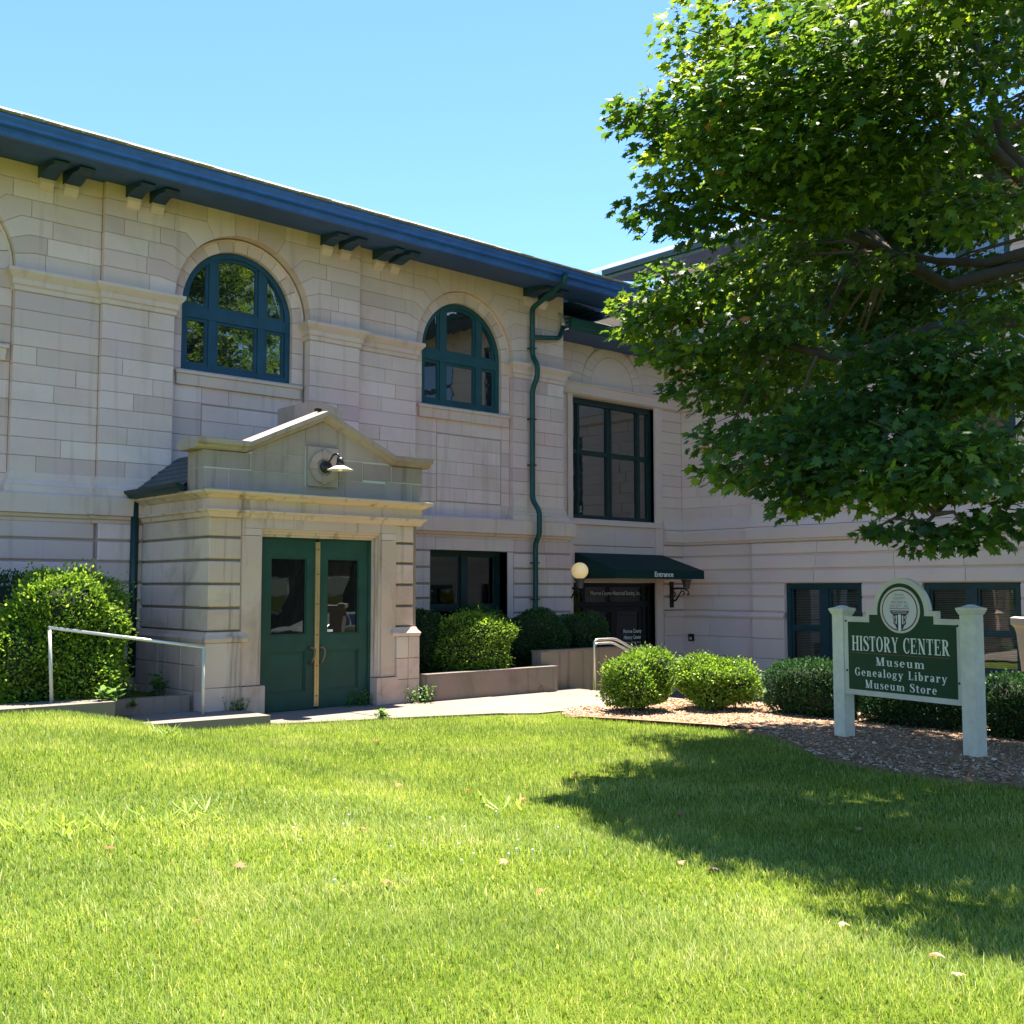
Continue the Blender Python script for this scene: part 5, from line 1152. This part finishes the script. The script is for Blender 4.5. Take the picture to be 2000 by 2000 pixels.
maple('maple_tree', (11.5, 4.1, 0), (11.5, 4.1, 5.6), BLOBS, LIMBS, 'large maple tree spreading its leafy branches over the sign and lawn')

def street_tree(x, y, h, R, label):
    t = empty('street_tree', label, 'tree', 'street trees mirrored in the windows'); g = -.6
    MB().tube([(x, y, g - .2), (x, y, g + 1), (x + .2, y, g + h * .45), (x, y + .1, g + h * .8)], [.4, .3, .24, .08], 12).build('trunk', 'bark', t, True)
    for k in range(9):
        a = k * 2.4; z = g + h * (.28 + .055 * k); e = (x + cos(a) * R * .75, y + sin(a) * R * .75, z + h * .14)
        MB().tube([(x, y, z), ((x + e[0]) / 2, (y + e[1]) / 2, z + h * .1), e], [.1, .06, .02], 6).build('limb', 'bark', t, True)
    V = []; F = []; TI = []; off = 0
    for k in range(100):
        v = RNG.normal(size=3); v /= np.linalg.norm(v); rr = RNG.random() ** .4
        c = np.array((x, y, g + h * .62)) + v * rr * np.array((R, R, h * .38)); r = RNG.uniform(.7, 1.3)
        P, w = spray(c, r, 150, .6); n = 150
        vv, ff, kf = leaves(P, w + RNG.normal(size=(n, 3)) * .6, np.array((0, 0, 1.)) + RNG.normal(size=(n, 3)) * .6, RNG.uniform(.22, .36, n), (DIA, DIA_Z, DIA_T))
        V.append(vv); F.append(ff + off); off += len(vv); TI.append(np.repeat(np.clip(RNG.normal(.5, .2, n) + .2 * v[2], 0, 1), kf))
    np_mesh('crown', np.vstack(V), np.vstack(F), 'street_leaf', t, np.concatenate(TI))['kind'] = 'stuff'
street_tree(23, -16, 19.5, 6.2, 'tall leafy street tree reflected in the arched window nearest the porch gable')
street_tree(31, -20, 18, 6, 'second leafy street tree, reflected beside the taller one in the arched window')
street_tree(12.5, -19, 13, 4.6, 'rounded street tree reflected low in the porch door glass')

def shrub(name, label, cat, c, rad, n, mat, leaf=(.03, .05), power=2.6, stems=True, group=None, lift=.0, loose=1.0, lumps=.10, shape=None):
    """clipped shrub: stems, a twiggy heart and a skin of small leaves over an uneven rounded body"""
    t = empty(name, label, cat, group); c = np.array(c, float); rad = np.array(rad, float)
    ph = RNG.random((6, 3)) * 6.28; fr = RNG.normal(size=(6, 3)) * 3.2
    def lump(u): return 1 + lumps * sum(np.sin(u @ fr[k] + ph[k, 0]) for k in range(6)) / 2.4
    def surf(u):
        m = (np.abs(u) ** power).sum(1) ** (1 / power); return u / m[:, None] * lump(u)[:, None]
    # heart
    k = 14; m = MB(); us = []
    for i in range(k + 1):
        for j in range(2 * k):
            a, b = pi * i / k, pi * j / k; us.append((sin(a) * cos(b), sin(a) * sin(b), cos(a)))
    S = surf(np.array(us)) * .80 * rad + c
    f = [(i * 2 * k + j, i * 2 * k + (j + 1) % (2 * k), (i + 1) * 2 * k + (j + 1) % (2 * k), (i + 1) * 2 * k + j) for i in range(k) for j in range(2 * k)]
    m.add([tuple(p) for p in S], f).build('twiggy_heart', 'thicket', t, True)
    if stems:
        s = MB(); g = c[2] - rad[2] - lift
        for _ in range(9):
            a = random.random() * 6.28; rr = random.uniform(.02, .12); e = random.uniform(.25, .6)
            s.tube([(c[0] + rr * cos(a), c[1] + rr * sin(a), g - .05), (c[0] + rad[0] * e * .6 * cos(a), c[1] + rad[1] * e * .6 * sin(a), g + rad[2] * .5), (c[0] + rad[0] * e * cos(a), c[1] + rad[1] * e * sin(a), g + rad[2] * 1.1)], [.014, .010, .006], 5)
        s.build('stem', 'twig', t)
    u = unit(RNG.normal(size=(n, 3))); P = surf(u)
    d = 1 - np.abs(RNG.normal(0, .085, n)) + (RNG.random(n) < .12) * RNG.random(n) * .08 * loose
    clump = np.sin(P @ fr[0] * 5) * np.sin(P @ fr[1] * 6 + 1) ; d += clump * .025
    P = P * d[:, None] * rad + c
    keep = P[:, 2] > c[2] - rad[2] * .99; P, u, clump, d = P[keep], u[keep], clump[keep], d[keep]; n = len(P)
    tip = u * .8 + RNG.normal(size=(n, 3)) * .55 + np.array((0, 0, .35)); nor = u * .6 + np.array((0, 0, .5)) + RNG.normal(size=(n, 3)) * .55
    vv, ff, kf = leaves(P, tip, nor, RNG.uniform(leaf[0], leaf[1], n), shape or (OVAL, OVAL_Z, OVAL_T))
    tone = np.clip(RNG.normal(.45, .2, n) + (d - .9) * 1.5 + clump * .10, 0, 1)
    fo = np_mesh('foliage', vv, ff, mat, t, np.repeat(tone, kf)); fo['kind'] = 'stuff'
    return t
shrub('clipped_bush', 'big sunlit rounded green bush behind the grey steel handrail', 'bush', (4.80, 13.52, 1.07), (.80, .50, .78), 27000, 'box_leaf', (.030, .060), 3.0, lumps=.16, loose=2.2)
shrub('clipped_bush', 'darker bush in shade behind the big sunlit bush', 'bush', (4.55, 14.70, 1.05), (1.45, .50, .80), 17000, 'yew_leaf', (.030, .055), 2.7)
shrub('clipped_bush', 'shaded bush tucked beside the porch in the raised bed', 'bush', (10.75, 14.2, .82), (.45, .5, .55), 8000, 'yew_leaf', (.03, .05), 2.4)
shrub('clipped_bush', 'round bush with a sunlit top edge above the low concrete wall', 'bush', (11.42, 13.58, .80), (.60, .42, .50), 13000, 'box_leaf', (.028, .050), 2.7, lumps=.17, loose=2.2)
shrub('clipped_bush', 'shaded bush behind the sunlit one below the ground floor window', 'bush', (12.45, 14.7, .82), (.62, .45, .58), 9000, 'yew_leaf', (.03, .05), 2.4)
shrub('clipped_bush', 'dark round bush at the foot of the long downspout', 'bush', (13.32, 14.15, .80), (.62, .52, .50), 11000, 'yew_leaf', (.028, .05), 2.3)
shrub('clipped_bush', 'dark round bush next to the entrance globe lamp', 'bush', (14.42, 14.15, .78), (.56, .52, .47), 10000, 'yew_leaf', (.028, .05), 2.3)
shrub('ball_shrub', 'sunlit ball shrub nearer the porch at the corner of the mulch bed', 'shrub', (11.26, 9.92, .46), (.42, .42, .34), 10000, 'box_leaf', (.030, .052), 2.5, lift=.12, group='ball shrubs in the mulch', loose=2.4, lumps=.17)
shrub('ball_shrub', 'sunlit ball shrub nearer the dark hedge beside the walk', 'shrub', (12.16, 9.33, .43), (.48, .46, .33), 11000, 'box_leaf', (.030, .052), 2.5, lift=.12, group='ball shrubs in the mulch', loose=2.4, lumps=.17)
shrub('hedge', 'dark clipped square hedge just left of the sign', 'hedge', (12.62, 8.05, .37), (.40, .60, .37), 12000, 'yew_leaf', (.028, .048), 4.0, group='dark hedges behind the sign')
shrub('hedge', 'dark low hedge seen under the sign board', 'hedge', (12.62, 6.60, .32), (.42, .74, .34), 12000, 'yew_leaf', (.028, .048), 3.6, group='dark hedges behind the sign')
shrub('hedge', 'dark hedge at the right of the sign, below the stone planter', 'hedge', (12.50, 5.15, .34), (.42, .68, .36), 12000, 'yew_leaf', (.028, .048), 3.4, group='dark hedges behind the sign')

# weeds along the foot of the porch and the kerb
def weed(label, x, y, z, n, h, spread, big=.05):
    t = empty('weed', label, 'weed', 'weeds along the paving'); s = MB(); P = []; tp = []
    for _ in range(n):
        a = random.random() * 6.28; r = spread * sqrt(random.random()); b = Vector((x + r * cos(a), y + r * .5 * sin(a), z)); hh = h * random.uniform(.5, 1)
        e = b + Vector((random.uniform(-.4, .4) * hh, random.uniform(-.3, .3) * hh, hh)); s.tube([b, b.lerp(e, .5) + Vector((0, 0, .01)), e], [.004, .003, .0015], 4)
        for k in range(7):
            P.append(b.lerp(e, .25 + .75 * k / 6)); an = random.random() * 6.28; tp.append((cos(an), sin(an), random.uniform(-.1, .7)))
    s.build('stem', 'weed_leaf', t); P = np.array([tuple(p) for p in P]); tp = np.array(tp); m = len(P)
    vv, ff, kf = leaves(P, tp, np.array((0, 0, 1.)) + RNG.normal(size=(m, 3)) * .3, RNG.uniform(big * .6, big * 1.3, m), (OVAL, OVAL_Z, OVAL_T))
    np_mesh('leaf_mass', vv, ff, 'weed_leaf', t, np.repeat(RNG.random(m), kf))['kind'] = 'stuff'
weed('small weed clump at the foot of the porch left pier', 6.93, 12.98, .0, 18, .30, .16)
weed('weed clump growing at the foot of the right door leaf', 8.95, 13.17, .0, 26, .26, .30)
weed('weed clump between the porch right plinth and the low wall', 9.85, 12.98, .0, 28, .28, .30)
weed('broad leaved weed on the step edge below the handrail', 5.08, 12.72, .36, 7, .20, .10, .11)
weed('small weed hanging on the kerb below the handrail', 5.6, 13.28, .22, 4, .12, .05, .06)
weed('bright weed in the paving joint in front of the doors', 8.33, 11.78, .0, 7, .14, .07, .07)
weed('shaded leafy weed against the porch side wall', 6.2, 13.85, .28, 12, .32, .14, .09)
weed('shaded low weed between the bush and the porch', 5.7, 13.9, .28, 10, .24, .2, .07)
MB().prism([(5.35, 14.05), (5.8, 14.0), (5.95, 14.2), (5.6, 14.4), (5.3, 14.25)], 'z', .25, .36).build('flat_stone', 'old_concrete'); tag(bpy.context.scene.objects['flat_stone'], 'flat pale stone lying in shade behind the kerb', 'stone')

# lawn grass, one mass
def lawn_mask(P):
    m = (P[:, 1] < walk_edge(P[:, 0]) + .02) & ~in_poly((P - np.array((11.5, 6.6))) / .99 + np.array((11.5, 6.6)), MULCH) & (P[:, 0] < 11.0) | ((P[:, 1] < 3.2) & ~in_poly((P - np.array((11.5, 6.6))) / .99 + np.array((11.5, 6.6)), MULCH))
    return m
def grass():
    V = []; F = []; TI = []; off = 0
    for d0, d1, dens, wid, seg in ((2.4, 5.5, 8600, .0037, 2), (5.5, 8.5, 5200, .0052, 2), (8.5, 14.6, 2700, .0085, 1)):
        A = .5 * (d1 * d1 - d0 * d0) * radians(70); n = int(A * dens)
        r = np.sqrt(RNG.uniform(d0 * d0, d1 * d1, n)); a = YAW + RNG.uniform(-radians(35), radians(35), n)
        P = np.stack([r * np.cos(a), r * np.sin(a)], 1); P = P[lawn_mask(P)]; n = len(P)
        z = np.array([ground_z(x, y) for x, y in P])
        patch = np.sin(P[:, 0] * 1.9 + 1.3 * np.sin(P[:, 1] * 1.1)) * np.sin(P[:, 1] * 2.3 + np.sin(P[:, 0] * 1.7)) + .5 * np.sin(P[:, 0] * 5.1 + P[:, 1] * 3.7) * np.sin(P[:, 1] * 6.3 - P[:, 0] * 2.2)
        h = np.clip(RNG.normal(.044, .014, n) + patch * .007, .02, .12)
        az = RNG.uniform(0, 2 * pi, n) * .75 + np.sin(P[:, 0] * 2.7 + P[:, 1] * 1.9) * 1.2; lean = np.abs(RNG.normal(.55, .30, n))
        d = np.stack([np.cos(az), np.sin(az)], 1); s = np.stack([-d[:, 1], d[:, 0]], 1)
        w = wid * RNG.uniform(.7, 1.25, n) / 2
        b = np.concatenate([P, z[:, None] - .004], 1)
        def pt(f, l, sd, ww):
            q_ = b.copy(); q_[:, :2] += d * (lean * h * l)[:, None] + s * (sd * w * ww)[:, None]; q_[:, 2] += h * f; return q_
        if seg == 2:
            vs_ = np.stack([pt(0, 0, -1, 1), pt(0, 0, 1, 1), pt(.55, .32, -1, .85), pt(.55, .32, 1, .85), pt(.93, 1.0, 0, 0)], 1); T_ = np.array([(0, 1, 3), (0, 3, 2), (2, 3, 4)])
        else: vs_ = np.stack([pt(0, 0, -1, 1), pt(0, 0, 1, 1), pt(.95, .7, 0, 0)], 1); T_ = np.array([(0, 1, 2)])
        k = vs_.shape[1]; V.append(vs_.reshape(-1, 3)); F.append((T_[None] + (np.arange(n) * k)[:, None, None]).reshape(-1, 3) + off); off += n * k
        tone = np.clip(RNG.normal(.46, .17, n) + patch * .16, 0, .90); dry = RNG.random(n); tone[dry < .055 + .09 * (patch > .7)] = .93
        TI.append(np.repeat(tone, len(T_)))
    o = np_mesh('lawn_grass', np.vstack(V), np.vstack(F), 'grass_blade', None, np.concatenate(TI)); tag(o, 'short sunny lawn grass in front of the building', 'grass', kind='stuff')
grass()
def coarse_tufts():
    P = []; tp = []
    for cx, cy_, n, r in ((2.55, 7.1, 60, .35), (3.35, 7.0, 60, .3), (4.9, 10.6, 30, .25), (5.6, 6.3, 24, .2)):
        for _ in range(n):
            a = random.random() * 6.28; q_ = r * sqrt(random.random()); x, y = cx + q_ * cos(a), cy_ + q_ * sin(a); P.append((x, y, ground_z(x, y))); an = random.random() * 6.28; tp.append((cos(an), sin(an), random.uniform(.4, 1.4)))
    P = np.array(P); tp = np.array(tp); n = len(P)
    vv, ff, kf = leaves(P, tp, np.array((0, 0, 1.)) + RNG.normal(size=(n, 3)) * .3, RNG.uniform(.10, .19, n), (OVAL * np.array((.22, 1)), OVAL_Z, OVAL_T))
    tag(np_mesh('coarse_grass', vv, ff, 'grass_blade', None, np.repeat(RNG.uniform(.4, .85, n), kf)), 'coarse longer grass tufts in the lawn', 'grass', kind='stuff')
coarse_tufts()
def clover():
    m = MB()
    for _ in range(18):
        x, y = random.uniform(3.2, 5.3), random.uniform(4.6, 6.6); z = ground_z(x, y); m.tube([(x, y, z), (x, y, z + .045)], .0015, 4); m.lathe([(.002, 0), (.007, .004), (.006, .011), (.002, .014)], (x, y, z + .045), 7)
    tag(m.build('clover_flowers', 'letter_white'), 'tiny white clover flower heads dotted in the lawn', 'flowers', kind='stuff')
clover()
# wood chips on the bed
def chips():
    n = 42000; P = np.stack([RNG.uniform(9.2, 13.6, n), RNG.uniform(2.4, 10.8, n)], 1); P = P[in_poly((P - np.array((11.5, 6.6))) / 1.025 + np.array((11.5, 6.6)), MULCH)]; n = len(P)
    z = np.array([ground_z(x, y) for x, y in P]) + .045 + RNG.random(n) * .02
    a = RNG.uniform(0, 2 * pi, n); l = RNG.uniform(.008, .032, n); w = RNG.uniform(.003, .008, n)
    d = np.stack([np.cos(a), np.sin(a), RNG.normal(0, .25, n)], 1); s = np.stack([-np.sin(a), np.cos(a), RNG.normal(0, .4, n)], 1); b = np.concatenate([P, z[:, None]], 1)
    up = np.array((0, 0, .006))
    vs_ = np.stack([b - d * l[:, None] - s * w[:, None], b + d * l[:, None] - s * w[:, None] * .6, b + d * l[:, None] * .9 + s * w[:, None], b - d * l[:, None] * .8 + s * w[:, None] + up], 1)
    F = (np.array([(0, 1, 2), (0, 2, 3)])[None] + (np.arange(n) * 4)[:, None, None]).reshape(-1, 3)
    tag(np_mesh('wood_chips', vs_.reshape(-1, 3), F, 'bark_chip', None, np.repeat(RNG.random(n) ** 1.2, 2)), 'brown wood chip mulch covering the planting bed', 'mulch', kind='stuff')
chips()
# fallen leaves
proto = None
FALL = [(2.62, 6.45, 0), (5.35, 7.35, .4), (5.75, 6.95, .3), (4.05, 5.95, .45), (5.9, 6.4, .4), (6.05, 6.3, .5), (7.1, 7.0, .4), (6.5, 8.6, .1), (6.9, 9.9, .1), (4.25, 4.75, .55), (5.1, 4.2, .6), (5.2, 4.0, .9), (3.5, 4.9, .3), (4.0, 4.2, .3), (2.4, 4.9, .2), (4.72, 2.9, .9), (4.62, 2.35, .95), (4.42, 2.2, .8), (5.05, 2.05, .7), (6.9, 4.1, .6), (6.4, 5.2, .35), (2.0, 6.7, .5), (3.0, 5.6, .3), (7.2, 5.6, .7)]
for i, (x, y, tone) in enumerate(FALL):
    s = random.uniform(.05, .085); a = random.random() * 6.28; P = np.array([(x, y, ground_z(x, y) + .05)]); curl = random.uniform(.4, 1.4)
    vv, ff, kf = leaves(P, np.array([(cos(a), sin(a), random.uniform(-.2, .5))]), np.array([(random.uniform(-.5, .5), random.uniform(-.5, .5), 1.)]), np.array([s]), (LEAF, LEAF_Z * 3 * curl, LEAF_T))
    o = np_mesh('fallen_leaf', vv, ff, 'dry_leaf', None, np.full(len(ff), tone)); tag(o, 'dry curled maple leaf fallen on the lawn', 'leaf', 'fallen leaves scattered on the lawn')

# parked cars by the street, mirrored in the door and window glass
def car(x, y, paintm, label):
    t = empty('parked_car', label, 'car', 'cars parked along the street'); g = -.59
    prof = [(-2.25, .28), (-2.25, .62), (-2.15, .86), (-1.75, .93), (-1.15, .98), (-.45, 1.40), (.1, 1.47), (.95, 1.45), (1.65, 1.04), (2.15, .98), (2.25, .70), (2.25, .28)]
    def body(pr, w0, w1, name, m):
        b = MB(); n = len(pr)
        ws = [w0 if z < 1.0 else w0 - (w0 - w1) * (z - 1.0) / .47 for _, z in pr]
        v = [(x + p[0], y - w_, g + p[1]) for p, w_ in zip(pr, ws)] + [(x + p[0], y + w_, g + p[1]) for p, w_ in zip(pr, ws)]
        return b.add(v, [tuple(range(n)), tuple(range(2 * n - 1, n - 1, -1))] + [(i, i + n, (i + 1) % n + n, (i + 1) % n) for i in range(n)]).build(name, m, t, fix=True)
    bd_ = body(prof, .88, .64, 'body', paintm); bv = bd_.modifiers.new('bevel', 'BEVEL'); bv.width = .05; bv.segments = 2
    for sgn in (-1, 1):
        for poly in ([(-.98, 1.02), (-.42, 1.36), (.10, 1.41), (.10, 1.02)], [(.18, 1.02), (.18, 1.41), (.90, 1.39), (1.40, 1.05)]):
            v = [(x + u, y + sgn * (.885 - .24 * (z - 1.0) / .47 + .006), g + z) for u, z in poly]; MB().add(v, [(0, 1, 2, 3)]).build('side_window', 'glass', t)
    for u in (-1.42, 1.38):
        for sgn in (-1, 1):
            w_ = MB().lathe([(.18, -.1), (.31, -.1), (.33, -.06), (.33, .08), (.31, .1), (.18, .1)], (0, 0, 0), 22).build('wheel', 'tyre_black', t, True); w_.rotation_euler = (pi / 2, 0, 0); w_.location = (x + u, y + sgn * .82, g + .33)
            r_ = MB().lathe([(.02, -.02), (.19, -.01), (.20, .02), (.02, .03)], (0, 0, 0), 18).build('rim', 'rail_steel', w_, True); r_.location = (0, 0, -sgn * .09)
    for sgn in (-1, 1): box('headlight', x - 2.27, x - 2.2, y + sgn * .62 - .16, y + sgn * .62 + .16, g + .66, g + .80, 'letter_white', t); box('tail_light', x + 2.2, x + 2.27, y + sgn * .66 - .12, y + sgn * .66 + .12, g + .74, g + .9, 'maroon', t)
car(21.0, -5.9, 'car_silver', 'silver car mirrored in the glass of the right porch door')
car(29.5, -5.9, 'car_white', 'white car mirrored in the ground floor window of the old wing')

# unseen brick building added across the street to darken the door reflections
bb = empty('added_building', 'unseen brick building put in to block bright sky in the porch door glass', 'building')
bw_ = MB(); bw_.box(2, 48, -34, -25, -.7, 7.5); bwall = bw_.build('wall', 'brick_darkened', bb); box('added_parapet_cap', 1.9, 48.1, -34.1, -24.9, 7.5, 7.75, 'limestone_trim', bb)  # wall and cap of the added unseen building
for i in range(11):
    for z in (.4, 4.2):
        w_ = box('added_window', 4 + 4 * i, 6 + 4 * i, -25.02, -24.9, z, z + 2.0, 'letter_white', bb); box('pane', 4.1 + 4 * i, 5.9 + 4 * i, -24.92, -24.88, z + .1, z + 1.9, 'glass', w_)
